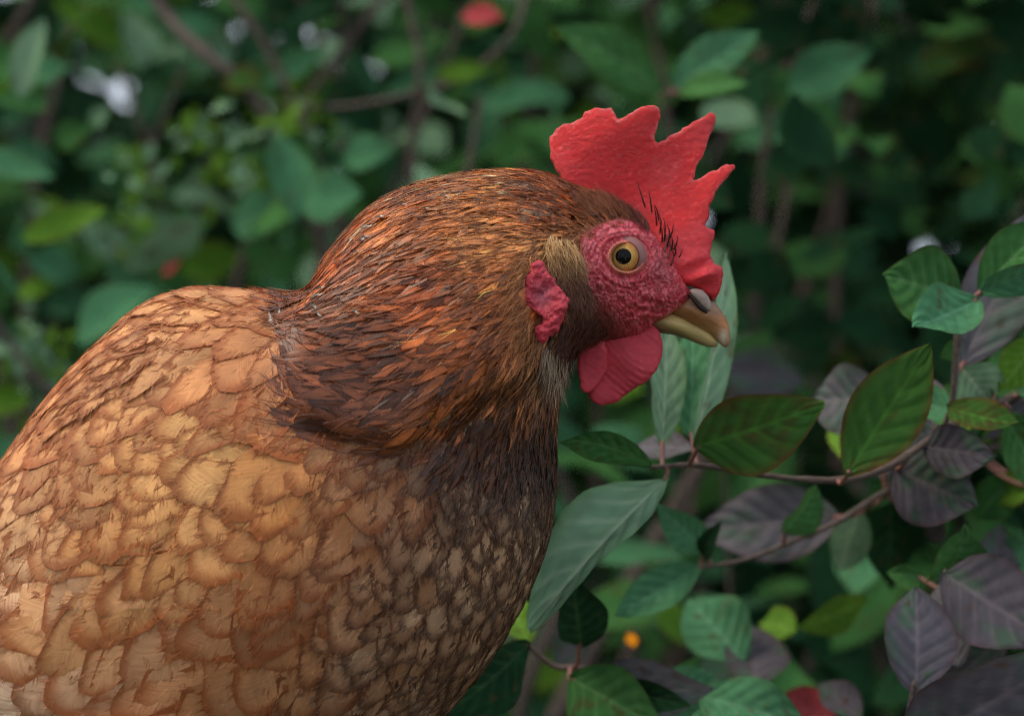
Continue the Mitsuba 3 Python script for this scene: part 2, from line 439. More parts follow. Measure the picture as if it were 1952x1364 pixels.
for tw, lo, hi, cnt, pals in ((0, 1830, 2300, 16, ['green', 'deep', 'green', 'blue']), (2, 1690, 2200, 20, ['green', 'deep', 'blue', 'lime', 'dark']), (3, 1180, 1760, 20, ['green', 'blue', 'dark', 'blue']), (4, 1880, 2100, 16, ['deep', 'blue', 'green']), (7, 1330, 1410, 12, ['dark', 'green', 'deep'])):
    q = spline(TWIGS[tw][0], 10)
    q = q[(q[:, 0] >= lo) & (q[:, 0] <= hi)]
    for j in range(cnt):
        c = q[AUTO.integers(0, len(q))]
        an = AUTO.uniform(0, 6.28)
        ln = AUTO.uniform(120, 210)
        if c[0] < 1660 and c[1] < 1250 and tw != 7:
            continue
        dz = c[2] + AUTO.uniform(0.0, .12)
        HAND.append((c[0] + 22 * math.cos(an), c[1] + 22 * math.sin(an), c[0] + ln * math.cos(an), c[1] + ln * math.sin(an), ln * AUTO.uniform(.5, .72), c[2], dz, AUTO.uniform(-45, 45), AUTO.uniform(6, 28), AUTO.uniform(-.06, .1), pals[AUTO.integers(0, len(pals))], tw))
hb = np.array([W(h[0], h[1], h[5]) for h in HAND]); ht = np.array([W(h[2], h[3], h[6]) for h in HAND])
hw = np.array([h[4] * S * (DIST + h[5]) / DIST for h in HAND])
hax = unit(ht - hb)
f0 = unit(np.array([0, -1.0, 0]) - (np.array([0, -1.0, 0]) * hax).sum(1, keepdims=True) * hax)
hr = np.radians([h[7] for h in HAND])[:, None]
hf = f0 * np.cos(hr) + np.cross(hax, f0) * np.sin(hr)
NU, NV = 21, 53
hP, hC = leaf_batch(hb, ht, hw, hf, np.radians([h[8] for h in HAND]), np.array([h[9] for h in HAND]), [h[10] for h in HAND], NU, NV, 4, teeth=0.06, vein=0.022, wave=0.055)
hpath = {}
for i, m in enumerate(twig_mesh):
    k = key_of('shrub__branch'); hpath[i] = k
    scene[k] = mikit.ply(m, 'bark', smooth=True)
for i, h in enumerate(HAND):
    k = key_of(hpath[h[11]] + '__leaf')
    scene[k] = mikit.ply((hP[i], grid_faces(NU, NV)), 'leaf_surface', smooth=True, color=hC[i])
    # its stalk runs from the leaf to the nearest point of the twig
    tw = spline([W(x, y, d) for x, y, d in TWIGS[h[11]][0]], 12)
    dd = np.linalg.norm(tw - hb[i], axis=1)
    j = tw[np.argmin(dd)]
    if 0.002 < dd.min() < 0.03:
        mid = (hb[i] + j) / 2 + np.array([0, 0, -0.1 * dd.min()])
        scene[key_of(hpath[h[11]] + '__leaf_stalk')] = mikit.ply(tube(spline([j, mid, hb[i] + 0.002 * hax[i]], 5), [S * 5] * 11, 7), 'stalk_skin', smooth=True)


# ---- the hedge behind
rng = np.random.default_rng(11)


def scatter(n, xr, yr, zr, size, seed, pals, weights, thin=None):
    r = np.random.default_rng(seed)
    c = np.stack([r.uniform(*xr, n), r.uniform(*yr, n), r.uniform(*zr, n)], 1)
    if thin is not None:
        c = c[r.random(n) < thin(c)]
    n = len(c)
    a = unit(np.stack([r.normal(0, 1, n), r.normal(-0.25, 0.6, n), r.normal(-0.1, 0.6, n)], 1))
    L = r.uniform(size[0], size[1], n)
    w = L * r.uniform(0.5, 0.72, n)
    face = unit(np.stack([r.normal(0, 0.55, n), r.normal(-0.75, 0.5, n), r.normal(0.65, 0.5, n)], 1))
    return c - a * L[:, None] / 2, c + a * L[:, None] / 2, w, face, np.radians(r.uniform(4, 26, n)), r.uniform(-.08, .1, n), list(r.choice(pals, n, p=weights))


mix_l = (['green', 'dark', 'blue', 'lime', 'purple', 'pale', 'red', 'spot'], [.31, .06, .34, .10, .02, .13, .0, .04])  # more light leaves, painting the brightness of open sky on the left
mix_r = (['green', 'dark', 'blue', 'lime', 'purple', 'pale', 'deep', 'spot'], [.18, .64, .15, .01, .0, .0, .0, .02])  # mostly dark leaves, painting the dimness of the right side


def clear(c):      # the hedge face: leaves begin farther back on the left, where the hen stands clear of it
    near = np.where(c[:, 0] < 0.05, 0.52, 0.30) + 0.06 * np.sin(c[:, 0] * 23) * np.sin(c[:, 2] * 17)
    return (c[:, 1] > near) * np.where(c[:, 1] < near + 0.12, 0.55, 1.0)


near_hedge = scatter(3600, (-0.75, 0.8), (0.28, 1.25), (0.0, 0.85), (0.036, 0.058), 21, *mix_l, thin=lambda c: clear(c) * (c[:, 0] < 0.06 + 0.1 * c[:, 1]))
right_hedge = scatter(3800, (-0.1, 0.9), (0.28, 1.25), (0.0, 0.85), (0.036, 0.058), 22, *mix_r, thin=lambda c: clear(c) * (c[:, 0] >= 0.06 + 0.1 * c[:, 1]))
# single leaves that catch the eye (px, py of base and tip, width px, depth, palette)
EYE = [
    (35, 190, 85, 35, 85, .52, 'pale', -20), (90, 200, -20, 190, 60, .55, 'green', 10), (-60, 300, 105, 340, 60, .5, 'blue', 0), (40, 455, 205, 398, 62, .5, 'lime', 10),
    (610, 330, 485, 300, 120, .55, 'green', -15), (580, 375, 690, 372, 108, .5, 'blue', 5), (655, 300, 752, 285, 78, .52, 'blue', 5), (440, 430, 560, 400, 100, .56, 'blue', 0),
    (430, 140, 495, 165, 60, .6, 'spot', 0), (100, 265, 180, 240, 60, .55, 'green', 20), (170, 240, 210, 200, 38, .55, 'pale', 20), (150, 520, 50, 490, 80, .58, 'blue', 5),
    (880, 30, 960, 34, 48, .55, 'red', 5), (830, 140, 945, 130, 40, .62, 'lime', 20), (30, 560, 110, 545, 46, .6, 'lime', 0), (280, 560, 200, 500, 70, .6, 'blue', 0),
    (620, 170, 700, 220, 110, .75, 'dark', 0), (1160, 390, 1240, 330, 100, .5, 'dark', 0), (730, 250, 640, 190, 90, .68, 'dark', 10), (310, 520, 345, 500, 30, .6, 'red', 0),
    (1840, 420, 1895, 340, 70, .45, 'blue', 10), (1600, 210, 1540, 130, 100, .5, 'blue', 10), (1720, 430, 1640, 400, 90, .5, 'dark', 0), (1450, 330, 1560, 300, 90, .5, 'dark', 0),
    (1500, 560, 1430, 480, 100, .5, 'dark', 0), (1700, 640, 1590, 610, 90, .42, 'dark', 0), (1850, 250, 1940, 300, 90, .5, 'dark', 0), (1420, 130, 1500, 190, 90, .55, 'dark', 0),
]
eb = np.array([W(e[0], e[1], e[5]) for e in EYE]); et = np.array([W(e[2], e[3], e[5] - .02) for e in EYE])
ew = np.array([e[4] * S * (DIST + e[5]) / DIST for e in EYE])
er = np.radians([e[7] for e in EYE])[:, None]
eax = unit(et - eb)
e0 = unit(np.array([0, -1.0, 0.25]) - (np.array([0, -1.0, 0.25]) * eax).sum(1, keepdims=True) * eax)
eye_set = (eb, et, ew, e0 * np.cos(er) + np.cross(eax, e0) * np.sin(er), np.full(len(EYE), .22), np.full(len(EYE), .03), [e[6] for e in EYE])


def join_sets(*sets):
    return tuple(sum((list(s[6]) for s in sets), []) if i == 6 else np.concatenate([s[i] for s in sets]) for i in range(7))


# small yellow-green flower heads among the leaves
fr = np.random.default_rng(8)
fx_ = np.concatenate([fr.normal(c[0], c[2], 45) for c in ((420, 270, 38), (255, 345, 22), (560, 240, 40), (480, 330, 34), (60, 660, 40), (270, 460, 30))])
fy_ = np.concatenate([fr.normal(c[1], c[2], 45) for c in ((420, 270, 38), (255, 345, 34), (560, 240, 30), (480, 330, 30), (60, 680, 60), (270, 460, 40))])
fc_ = np.array([W(a, b, d) for a, b, d in zip(fx_, fy_, fr.uniform(.56, .72, len(fx_)))])
fa_ = unit(fr.normal(0, 1, fc_.shape)) * fr.uniform(.004, .007, len(fc_))[:, None]
flower_set = (fc_ - fa_, fc_ + fa_, np.full(len(fc_), .007), unit(fr.normal(0, .5, fc_.shape) + [0, -1, .5]), np.full(len(fc_), .3), np.full(len(fc_), .05), list(fr.choice(['lime', 'lime', 'pale'], len(fc_))))
hedge_set = join_sets(eye_set, near_hedge, right_hedge, flower_set)
bP, bC = leaf_batch(*hedge_set, 7, 11, 31)
cen = bP.mean(1)
X, Y = 976 + cen[:, 0] / S * DIST / (DIST + cen[:, 1]), 682 - (cen[:, 2] - ZC) / S * DIST / (DIST + cen[:, 1])
inview = (X > -40) & (X < 1990) & (Y > -40) & (Y < 1400)
rank = np.where(inview, cen[:, 1], 9 + cen[:, 1]); rank[:len(EYE)] = -1; rank[-len(fc_):] = 20
order = np.argsort(rank)
labels['hedge'] = {'label': 'dense dim hedge of small rounded leaves filling the background behind the hen', 'category': 'hedge'}
stems = []
r = np.random.default_rng(5)
for i in range(46):
    x, y = r.uniform(-0.75, 0.85), r.uniform(0.62, 1.2)
    z1 = r.uniform(0.45, 0.95)
    lean = r.normal(0, 0.22, 2)
    pts = [np.array([x, y, -0.02])] + [np.array([x + lean[0] * t + r.normal(0, .025), y + lean[1] * .5 * t + r.normal(0, .02), z1 * t]) for t in (.25, .5, .75, 1.0)]
    q = spline(pts, 6)
    stems.append(tube(q, np.linspace(.006, .0015, len(q)) * r.uniform(.7, 1.2), 7, .3, i))
for pts, th in ([[(250, -120, .62), (310, 20, .62), (400, 110, .6), (470, 170, .6), (560, 330, .6), (640, 640, .62), (680, 1500, .65)], 26],
                [[(540, 200, .6), (640, 205, .6), (760, 185, .6), (880, 150, .62), (980, 60, .62), (1010, -60, .66)], 12],
                [[(760, -60, .6), (790, 60, .6), (800, 150, .6), (780, 400, .62), (760, 1500, .66)], 16]):
    q = spline([W(x, y, d) for x, y, d in pts], 8)
    stems.append(tube(q, np.linspace(.9, 1.1, len(q)) * th / 2 * S * 1.8, 8, .3, len(stems)))
scene['hedge__stem'] = mikit.ply(stems[0], 'bark', smooth=True)
for i, m in enumerate(stems[1:]):
    scene[f'hedge__stem_{i + 1:03d}'] = mikit.ply(m, 'bark', smooth=True)
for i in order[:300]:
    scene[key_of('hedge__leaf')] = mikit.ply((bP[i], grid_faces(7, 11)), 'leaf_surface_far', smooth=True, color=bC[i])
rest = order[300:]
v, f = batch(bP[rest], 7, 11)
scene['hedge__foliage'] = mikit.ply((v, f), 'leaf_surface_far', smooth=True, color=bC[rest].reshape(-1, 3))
labels['hedge__foliage'] = {'kind': 'stuff'}

# trees and bushes farther back close the view; they thin out at the upper left where sky shows through
back = join_sets(
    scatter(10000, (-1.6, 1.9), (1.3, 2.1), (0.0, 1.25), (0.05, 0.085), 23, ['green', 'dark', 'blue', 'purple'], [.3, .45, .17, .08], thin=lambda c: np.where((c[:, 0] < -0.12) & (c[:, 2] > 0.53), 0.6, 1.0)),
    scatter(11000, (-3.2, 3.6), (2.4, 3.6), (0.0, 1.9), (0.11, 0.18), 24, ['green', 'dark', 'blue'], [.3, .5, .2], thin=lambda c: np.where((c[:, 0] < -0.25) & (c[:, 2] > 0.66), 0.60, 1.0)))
kP, kC = leaf_batch(*back, 3, 5, 33)
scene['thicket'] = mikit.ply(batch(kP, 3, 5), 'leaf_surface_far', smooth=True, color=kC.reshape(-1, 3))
labels['thicket'] = {'label': 'dark thicket closing the view behind the hedge', 'category': 'thicket', 'kind': 'stuff'}

# ================================================================ the hen
labels['hen'] = {'label': 'russet brown hen in profile facing right with a red comb and orange eye', 'category': 'hen'}
BODY = [(600, 556), (540, 553), (470, 541), (380, 535), (305, 553), (250, 585), (212, 622), (165, 668), (115, 718), (62, 786), (22, 845), (-20, 905), (-110, 985), (-210, 1080), (-265, 1200),
        (-240, 1330), (-120, 1450), (60, 1540), (300, 1590), (550, 1570), (720, 1500), (850, 1375), (925, 1285), (968, 1222), (1008, 1150), (1042, 1070), (1062, 1000), (1067, 940), (1064, 870), (1066, 800),
        (1060, 740), (900, 650)]
NECK = [(560, 590), (585, 548), (615, 488), (652, 438), (700, 388), (760, 353), (850, 328), (930, 317), (1000, 314), (1052, 325), (1100, 348), (1152, 362), (1205, 390), (1245, 425), (1285, 480), (1315, 530),
        (1338, 560), (1330, 590), (1290, 606), (1258, 626), (1230, 650), (1180, 662), (1120, 668), (1092, 690), (1076, 735), (1066, 800), (900, 860), (780, 862), (700, 856), (610, 828), (560, 790), (545, 740)]
CAPE = [(530, 590), (585, 540), (615, 488), (652, 438), (700, 388), (760, 353), (850, 328), (930, 317), (1000, 314), (1110, 350), (1160, 520), (1090, 690), (1050, 740), (950, 760), (870, 800), (790, 858), (700, 852), (612, 826), (560, 788), (530, 700), (520, 640)]
silhouette = Polygon(BODY).buffer(0).union(Polygon(NECK).buffer(0)).buffer(-9)
hen = Inflated(silhouette, 5, pad=8, blur=1.2)
cape = Inflated(Polygon(CAPE), 5, pad=120, blur=0.8)
mantle = Inflated(Polygon([(976 + (x - 976) * .945, 682 + (y - 682) * .945) for x, y in CAPE]), 5, pad=120, blur=0.8)


def body_half(X, Y, p):
    fat = 0.60 + 0.26 * sstep(700, 1150, X) * (1 - sstep(640, 900, Y))
    h = 2 * fat * np.sqrt(p) * S
    d = mantle.at(X, Y, mantle.dist)
    return h + 0.0045 * sstep(-2, 34, d) * (1 - sstep(960, 1130, X)) * np.clip(h / 0.014, 0, 1)


def front(X, Y):
    return -body_half(X, Y, np.maximum(hen.at(X, Y), 0))


def seat(X, Y):
    """The point of the hen's near side that is seen at a pixel."""
    X, Y = np.asarray(X, float), np.asarray(Y, float)
    sh = X.shape
    X, Y = X.reshape(-1), Y.reshape(-1)
    y = np.zeros(X.shape)
    for _ in range(6):
        k = (DIST + y) / DIST
        y = front(976 + (X - 976) * k, 682 + (Y - 682) * k)
    k = (DIST + y) / DIST
    return np.stack([(X - 976) * S * k, y, ZC + (682 - Y) * S * k], -1).reshape(sh + (3,))


body = hen.mesh(10, body_half, 0.0, smooth=8)
bv, bn = np.array(body.vertices), np.array(body.vertex_normals)
tree = cKDTree(bv)

SKINPX = [(1104, 446), (1142, 424), (1181, 412), (1222, 412), (1258, 430), (1292, 472), (1326, 525), (1345, 560), (1340, 588), (1290, 604), (1258, 626), (1232, 648), (1180, 664), (1118, 668), (1086, 650), (1076, 610), (1096, 560), (1094, 500)]
skin_poly = Polygon(SKINPX)

NECKC = [(950, 335, 176, 108, 52), (800, 390, 170, 96, 42), (680, 470, 160, 86, 38), (600, 560, 130, 74, 40), (850, 540, 140, 70, 30), (560, 680, 112, 70, 52), (650, 690, 108, 60, 34), (760, 650, 116, 62, 30), (900, 640, 146, 78, 34), (640, 790, 108, 64, 44), (740, 800, 104, 60, 38),  # includes painted light: head's shade on the front neck, highlights along the top
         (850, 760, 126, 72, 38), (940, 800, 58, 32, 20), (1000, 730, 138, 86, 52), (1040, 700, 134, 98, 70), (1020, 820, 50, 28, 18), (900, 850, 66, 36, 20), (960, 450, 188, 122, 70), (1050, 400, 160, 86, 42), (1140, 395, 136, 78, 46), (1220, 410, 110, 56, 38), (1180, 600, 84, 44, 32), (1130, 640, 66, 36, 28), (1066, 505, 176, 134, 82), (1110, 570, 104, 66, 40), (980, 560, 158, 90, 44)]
BODYC = [(400, 560, 214, 158, 100), (250, 650, 205, 148, 92), (120, 780, 198, 142, 88), (40, 950, 210, 165, 115), (350, 800, 210, 154, 92), (600, 900, 196, 132, 70), (430, 830, 222, 172, 108), (740, 950, 150, 96, 54), (950, 980, 150, 112, 78), (1040, 930, 140, 108, 76), (860, 1150, 134, 90, 56),  # lower right breast is darkened here to paint part of its shade
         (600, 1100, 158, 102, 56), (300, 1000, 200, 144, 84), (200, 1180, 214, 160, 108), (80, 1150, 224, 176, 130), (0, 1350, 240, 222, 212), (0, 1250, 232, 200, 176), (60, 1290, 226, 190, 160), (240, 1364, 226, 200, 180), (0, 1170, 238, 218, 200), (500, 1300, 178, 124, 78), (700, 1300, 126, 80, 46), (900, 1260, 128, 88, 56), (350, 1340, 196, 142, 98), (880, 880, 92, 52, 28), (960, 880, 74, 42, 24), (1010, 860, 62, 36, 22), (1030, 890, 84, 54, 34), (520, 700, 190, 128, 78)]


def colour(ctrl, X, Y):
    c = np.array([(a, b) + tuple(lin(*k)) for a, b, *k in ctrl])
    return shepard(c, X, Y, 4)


BODYFLOW = [(500, 560, -1, .12), (400, 560, -1, .22), (250, 650, -.72, .69), (100, 800, -.66, .75), (350, 760, -.8, .6), (430, 830, -1, .15), (300, 950, -.6, .8), (560, 880, -.75, .66), (60, 1000, -.5, .85), (650, 950, -.5, .87), (750, 1000, -.3, .95), (950, 950, -.12, 1), (1040, 1000, -.15, 1),
            (950, 1150, -.45, .9), (650, 1150, -.55, .83), (450, 1100, -.6, .8), (150, 1180, -.85, .5), (300, 1250, -.75, .66), (100, 1320, -.7, .7), (550, 1300, -.6, .8), (850, 1260, -.6, .8), (700, 1400, -.7, .7), (520, 680, -.6, .8), (930, 850, -.15, 1)]
NECKFLOW = [(1230, 420, -.75, -.66), (1180, 400, -.9, -.42), (1100, 380, -1, -.1), (1000, 345, -1, 0), (900, 345, -1, .18), (800, 370, -.93, .36), (700, 440, -.8, .6), (630, 520, -.62, .78), (960, 450, -1, .12), (850, 500, -.96, .28), (700, 560, -.92, .4), (600, 620, -.85, -.2), (545, 620, -.2, -1), (520, 660, -.2, -1), (530, 720, -.3, -.95), (560, 785, -.62, -.78), (620, 825, -.9, -.42), (700, 850, -.98, -.2), (1040, 420, -1, .05),
            (800, 620, -.98, .18), (680, 680, -.98, .12), (575, 720, -.7, -.6), (900, 620, -.94, .34), (980, 580, -.85, .5), (800, 720, -.92, .38), (650, 780, -.97, -.12), (760, 835, -.99, .08), (900, 740, -.72, .7), (980, 700, -.5, .86), (1030, 720, -.35, .94), (1000, 800, -.2, .98), (930, 810, -.45, .9), (870, 830, -.7, .7),
            (1070, 500, -.1, 1), (1100, 560, -.2, 1), (1150, 620, -.9, .3), (1120, 640, -.8, .5), (1010, 640, -.6, .8)]


def tangent(p, n, ctrl, jit, rng):
    X, Y = px_of(p)
    d = shepard(ctrl, X, Y, 4)
    t = np.stack([d[:, 0], np.zeros(len(p)), -d[:, 1]], 1)
    a = rng.normal(0, jit, len(p))[:, None]
    t = unit(t - (t * n).sum(1, keepdims=True) * n)
    return t * np.cos(a) + np.cross(n, t) * np.sin(a)


def onto(P):
    """Nearest surface point and normal, blended over the neighbours."""
    sh = P.shape
    d, i = tree.query(P.reshape(-1, 3), k=6, workers=-1)
    w = 1 / (d ** 2 + 1e-6)
    w /= w.sum(1, keepdims=True)
    q, n = (bv[i] * w[..., None]).sum(1), unit((bn[i] * w[..., None]).sum(1))
    p = P.reshape(-1, 3)
    out = p - ((p - q) * n).sum(1, keepdims=True) * n
    return out.reshape(sh), n.reshape(sh)


def spread(cand, radius):
    """Greedy thinning: no point closer to a kept one than that one's radius."""
    nb = cKDTree(cand).query_ball_point(cand, radius, workers=-1)
    ok = np.ones(len(cand), bool)
    keep = []
    for i in range(len(cand)):
        if ok[i]:
            keep.append(i)
            ok[nb[i]] = False
    return np.array(keep)


def surface_points(n, seed):
    p, fi = trimesh.sample.sample_surface(body, n, seed=seed)
    p = np.array(p)
    nn = onto(p)[1]
    return p, nn


def feathers(p, n, t, L, hw, lift, tipdrop, taper, ragged, base, pale, edge, palefan, seed, nu=11, nv=16, id0=0, back=0.25, camber=0.035):
    """Sheets of N feathers lying on the body, root to tip; colours per vertex."""
    rng = np.random.default_rng(seed)
    N = len(p)
    b = np.cross(n, t)
    u = np.linspace(-1, 1, nu)[None, None, :]
    v = np.linspace(0, 1, nv)[None, :, None]
    A = lambda x: np.asarray(x, float).reshape(-1, 1, 1)
    prof = np.minimum(1, 0.45 + 1.1 * v) * (1 - A(taper) * sstep(0.45, 1, v))
    nz = rng.random((N, nv, nu)) - 0.5
    from_noise = meshkit.noise(np.stack(np.broadcast_arrays(u * 2.2 + 0 * v, v * 3.5 + 0 * u, 0 * u * v), -1)[0][None] + rng.uniform(0, 99, (N, 1, 1, 3)), 1) - .5
    x = A(hw) * u * prof * (1 + 0.5 * A(ragged) * nz * np.abs(u) ** 3 + 0.35 * from_noise * np.abs(u))
    al = A(L) * (v * (1 - A(tipdrop) * np.abs(u) ** 2.4 * v ** 2) + A(ragged) * 0.35 * nz[:, ::-1] * v ** 8 - back)
    bend = A(rng.normal(0, 0.10, N))
    x = x + bend * A(L) * v ** 2
    P = p[:, None, None] + al[..., None] * t[:, None, None] + x[..., None] * b[:, None, None]
    Q, NN = onto(P)
    h = A(lift) * v ** 1.2 - A(hw) * A(camber) * u ** 2 * (0.6 + 0.6 * v) + A(rng.normal(0, 0.015, N)) * A(hw) * u + 0.05 * A(hw) * from_noise * v - 0.0002
    P = Q + h[..., None] * NN
    e = np.clip(sstep(0.76, 0.99, v + 0.16 * np.abs(u) ** 2 - .04 + .16 * from_noise) + sstep(0.62, 1.05, np.abs(u) + .2 * from_noise) * sstep(0.15, 0.6, v), 0, 1)
    fan = sstep(0.15, 0.75, v) * (1 - 0.65 * u ** 2) * A(palefan)
    c = base[:, None, None] * (1 - fan[..., None]) + pale[:, None, None] * fan[..., None]
    shaft = (np.exp(-(u / 0.10) ** 2) * (1 - sstep(.6, .95, v)) * 0.45)[..., None]
    c = c * (1 - shaft) + pale[:, None, None] * shaft
    ek = (e * 0.85)[..., None]
    c = c * (1 - ek) + edge[:, None, None] * ek
    c = c * (1 + 0.10 * nz[..., None] + 0.5 * from_noise[..., None])
    uv = np.stack([(np.arange(N)[:, None, None] + id0) + 0.01 + 0.98 * (u + 1) / 2 + 0 * v, v + 0 * u + 0 * A(L)], -1)
    return P.reshape(N, nv * nu, 3), np.clip(c, 0, 1).reshape(N, nv * nu, 3), uv.reshape(N, nv * nu, 2)


def ribbons(p, n, t, L, w, lift0, lift1, c0, c1, seed, steps=5, wig=0.12, stick=1.0, droop=0.0):
    """Fine barbs: narrow strips that taper to a point, following the surface. Vertices (N, 2*steps, 3)."""
    rng = np.random.default_rng(seed)
    N = len(p)
    b = np.cross(n, t)
    s = np.linspace(0, 1, steps)[None, :, None]
    A = lambda x: np.broadcast_to(np.asarray(x, float), (N,)).reshape(-1, 1, 1)
    sw = A(rng.normal(0, wig, N)) * s ** 2 * A(L)
    P = p[:, None] + s * A(L) * t[:, None] + sw * b[:, None]
    Q, NN = onto(P)
    P = Q * stick + P * (1 - stick) + NN * (A(lift0) + (A(lift1) - A(lift0)) * s ** 1.5)
    roll = rng.normal(0, 0.6, N)[:, None, None]
    across = b[:, None] * np.cos(roll) + NN * np.sin(roll)
    hw = A(w) / 2 * (1 - 0.85 * s ** 1.5)
    V = np.stack([P - across * hw, P + across * hw], 2).reshape(N, 2 * steps, 3)
    C = c0[:, None] * (1 - s) + c1[:, None] * s
    C = np.repeat(C, 2, axis=1)
    return V, np.clip(C, 0, 1)


# ---- bare under-body
X, Y = px_of(bv)
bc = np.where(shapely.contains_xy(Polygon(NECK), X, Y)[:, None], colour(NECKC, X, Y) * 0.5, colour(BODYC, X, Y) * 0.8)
skinm = shapely.contains_xy(skin_poly, X, Y).astype(float)
bc[(X > 1196) & (Y < 500)] = lin(176, 64, 66)
bc[skinm > 0] = lin(140, 62, 52)
sock = np.sqrt(((X - 1194) / 34) ** 2 + ((Y - 491) / 30) ** 2)
bv0 = bv.copy(); bv0[:, 1] += 0.006 * sstep(1.6, 1.1, sock) * (bv[:, 1] < 0)      # the eye socket
bv0 -= bn * 0.0011 * (1 - skinm)[:, None]
body.vertices = bv0
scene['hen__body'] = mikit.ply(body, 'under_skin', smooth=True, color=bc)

# ---- body feathers
r = np.random.default_rng(2)
cape_poly = Polygon(CAPE)
p, n = surface_points(26000, 41)
X, Y = px_of(p)
d = cape.at(X, Y, cape.dist)
SIZE = [(400, 560, 170, 44), (250, 650, 180, 40), (120, 760, 170, 40), (300, 850, 130, 44), (450, 850, 150, 46), (150, 950, 140, 46), (600, 950, 120, 43), (750, 1000, 112, 38), (950, 980, 104, 27), (1040, 960, 92, 18), (900, 1150, 116, 32), (650, 1150, 126, 44), (150, 1180, 200, 62), (350, 1250, 180, 56), (600, 1300, 160, 52), (850, 1280, 136, 36), (0, 1350, 200, 62), (930, 870, 90, 21), (1030, 860, 80, 14)]
sel = (d < 48) & ~((X > 1076) & (Y < 760))
p, n, X, Y, d = p[sel], n[sel], X[sel], Y[sel], d[sel]
sz = shepard(SIZE, X, Y, 4)
far = n[:, 1] > 0.35
# thin by local size: work in a space stretched by the size
k = spread(p, 0.84 * sz[:, 1] * S * np.where(far, 1.6, 1.0))
p, n, X, Y, d, sz, far = p[k], n[k], X[k], Y[k], d[k], sz[k], far[k]
SCAP = [(x, y) for x, y in zip(np.linspace(440, 175, 16), np.linspace(575, 700, 16))] + [(x, y) for x, y in zip(np.linspace(330, 190, 9), np.linspace(660, 735, 9))]
sp = seat(np.array([a for a, b in SCAP]) + r.normal(0, 8, len(SCAP)), np.array([b for a, b in SCAP]) + r.normal(0, 8, len(SCAP)))      # long shoulder feathers over the folded wing
ns = len(SCAP)
p = np.vstack([p, sp]); n = np.vstack([n, onto(sp)[1]]); far = np.concatenate([far, np.zeros(ns, bool)])
sz = np.vstack([sz, np.stack([r.uniform(110, 165, ns), r.uniform(24, 32, ns)], 1)])
X, Y = px_of(p)
t = tangent(p, n, BODYFLOW, 0.22, r)
N = len(p)
longer = np.arange(N) >= N - ns
L = 1.22 * sz[:, 0] * S * r.uniform(.8, 1.15, N) * np.where(far, 1.5, 1); hw = 1.24 * sz[:, 1] * S * r.uniform(.68, 1.2, N) * np.where(far, 1.5, 1)
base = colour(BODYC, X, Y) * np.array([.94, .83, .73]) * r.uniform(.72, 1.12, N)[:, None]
right = sstep(480, 860, X + 0.35 * (Y - 1000))
pale = base * (1.08 + 0.42 * r.random(N))[:, None] * np.array([1.02, 1.06, 1.12]) + 0.02
pale = pale * (1 - 0.5 * right[:, None]) + 0.5 * right[:, None] * (lin(172, 146, 118) * r.uniform(.5, 1.45, N)[:, None])
edge = lin(152, 74, 26) * (1 - right[:, None]) + lin(50, 26, 16) * right[:, None]
edge = edge * r.uniform(.75, 1.1, N)[:, None]
ragged = r.uniform(.10, .30, N)
FP, FC, FU = feathers(p, n, t, L, hw, 0.0004 + 0.017 * L + r.uniform(-.00012, .00012, N) + 0.0008 * longer, r.uniform(.34, .52, N), r.uniform(.05, .25, N) + .15 * longer, ragged, base, pale, edge, r.uniform(.45, 1.0, N), 6)
Xc, Yc = px_of(FP[:, 11 * 9 + 5]); 
vis = (Xc > -30) & (Xc < 1100) & (Yc < 1390) & (n[:, 1] < 0.25)
score = np.where(vis, L * hw * np.clip(-n[:, 1], .1, 1), 0)
order = np.argsort(-score)
GF = grid_faces(11, 16)
for i in order[:300]:
    scene[key_of('hen__feather')] = mikit.ply((FP[i], GF), 'body_feather', smooth=True, uv=FU[i], color=FC[i])
rest = order[300:]
v, f = batch(FP[rest], 11, 16)
scene['hen__plumage'] = mikit.ply((v, f), 'body_feather', smooth=True, uv=FU[rest].reshape(-1, 2), color=FC[rest].reshape(-1, 3))
labels['hen__plumage'] = {'kind': 'stuff'}
# loose barbs along the feather tips
M = 120
ids = np.repeat(np.flatnonzero(vis), M)
cu = r.integers(0, 11, len(ids)); cvv = np.minimum(15, r.integers(4, 20, len(ids)))
side = r.random(len(ids)) < .3
cu = np.where(side, r.choice([0, 10], len(ids)), cu); cvv = np.where(side, r.integers(7, 16, len(ids)), cvv)
at = FP[ids, cvv * 11 + cu]
un = (cu - 5) / 5
jit = r.uniform(-.5, .5, len(ids))[:, None]
at = at + np.cross(n[ids], t[ids]) * jit * (hw[ids] / 5)[:, None]
nn = onto(at)[1]
tt = unit(t[ids] + np.cross(n[ids], t[ids]) * (un * 0.60)[:, None] + r.normal(0, .09, (len(ids), 3)))
tt = unit(tt - (tt * nn).sum(1, keepdims=True) * nn)
hgt = ((at - onto(at)[0]) * nn).sum(1)
cc = FC[ids, cvv * 11 + cu] * np.exp(r.normal(.04, .24, len(ids)))[:, None]
rv, rc = ribbons(at - tt * 0.0012, nn, tt, r.uniform(.0020, .0042, len(ids)), 0.00019, hgt + 0.00006, hgt + 0.00012, cc, cc * 1.05, 8, steps=4, wig=.12)
bv2, bf2 = batch(rv, 2, 4)
scene['hen__loose_barbs'] = mikit.ply((bv2, bf2), 'barb_fibre', smooth=True, color=rc.reshape(-1, 3))
labels['hen__loose_barbs'] = {'kind': 'stuff'}
print('body feathers', N, vis.sum())

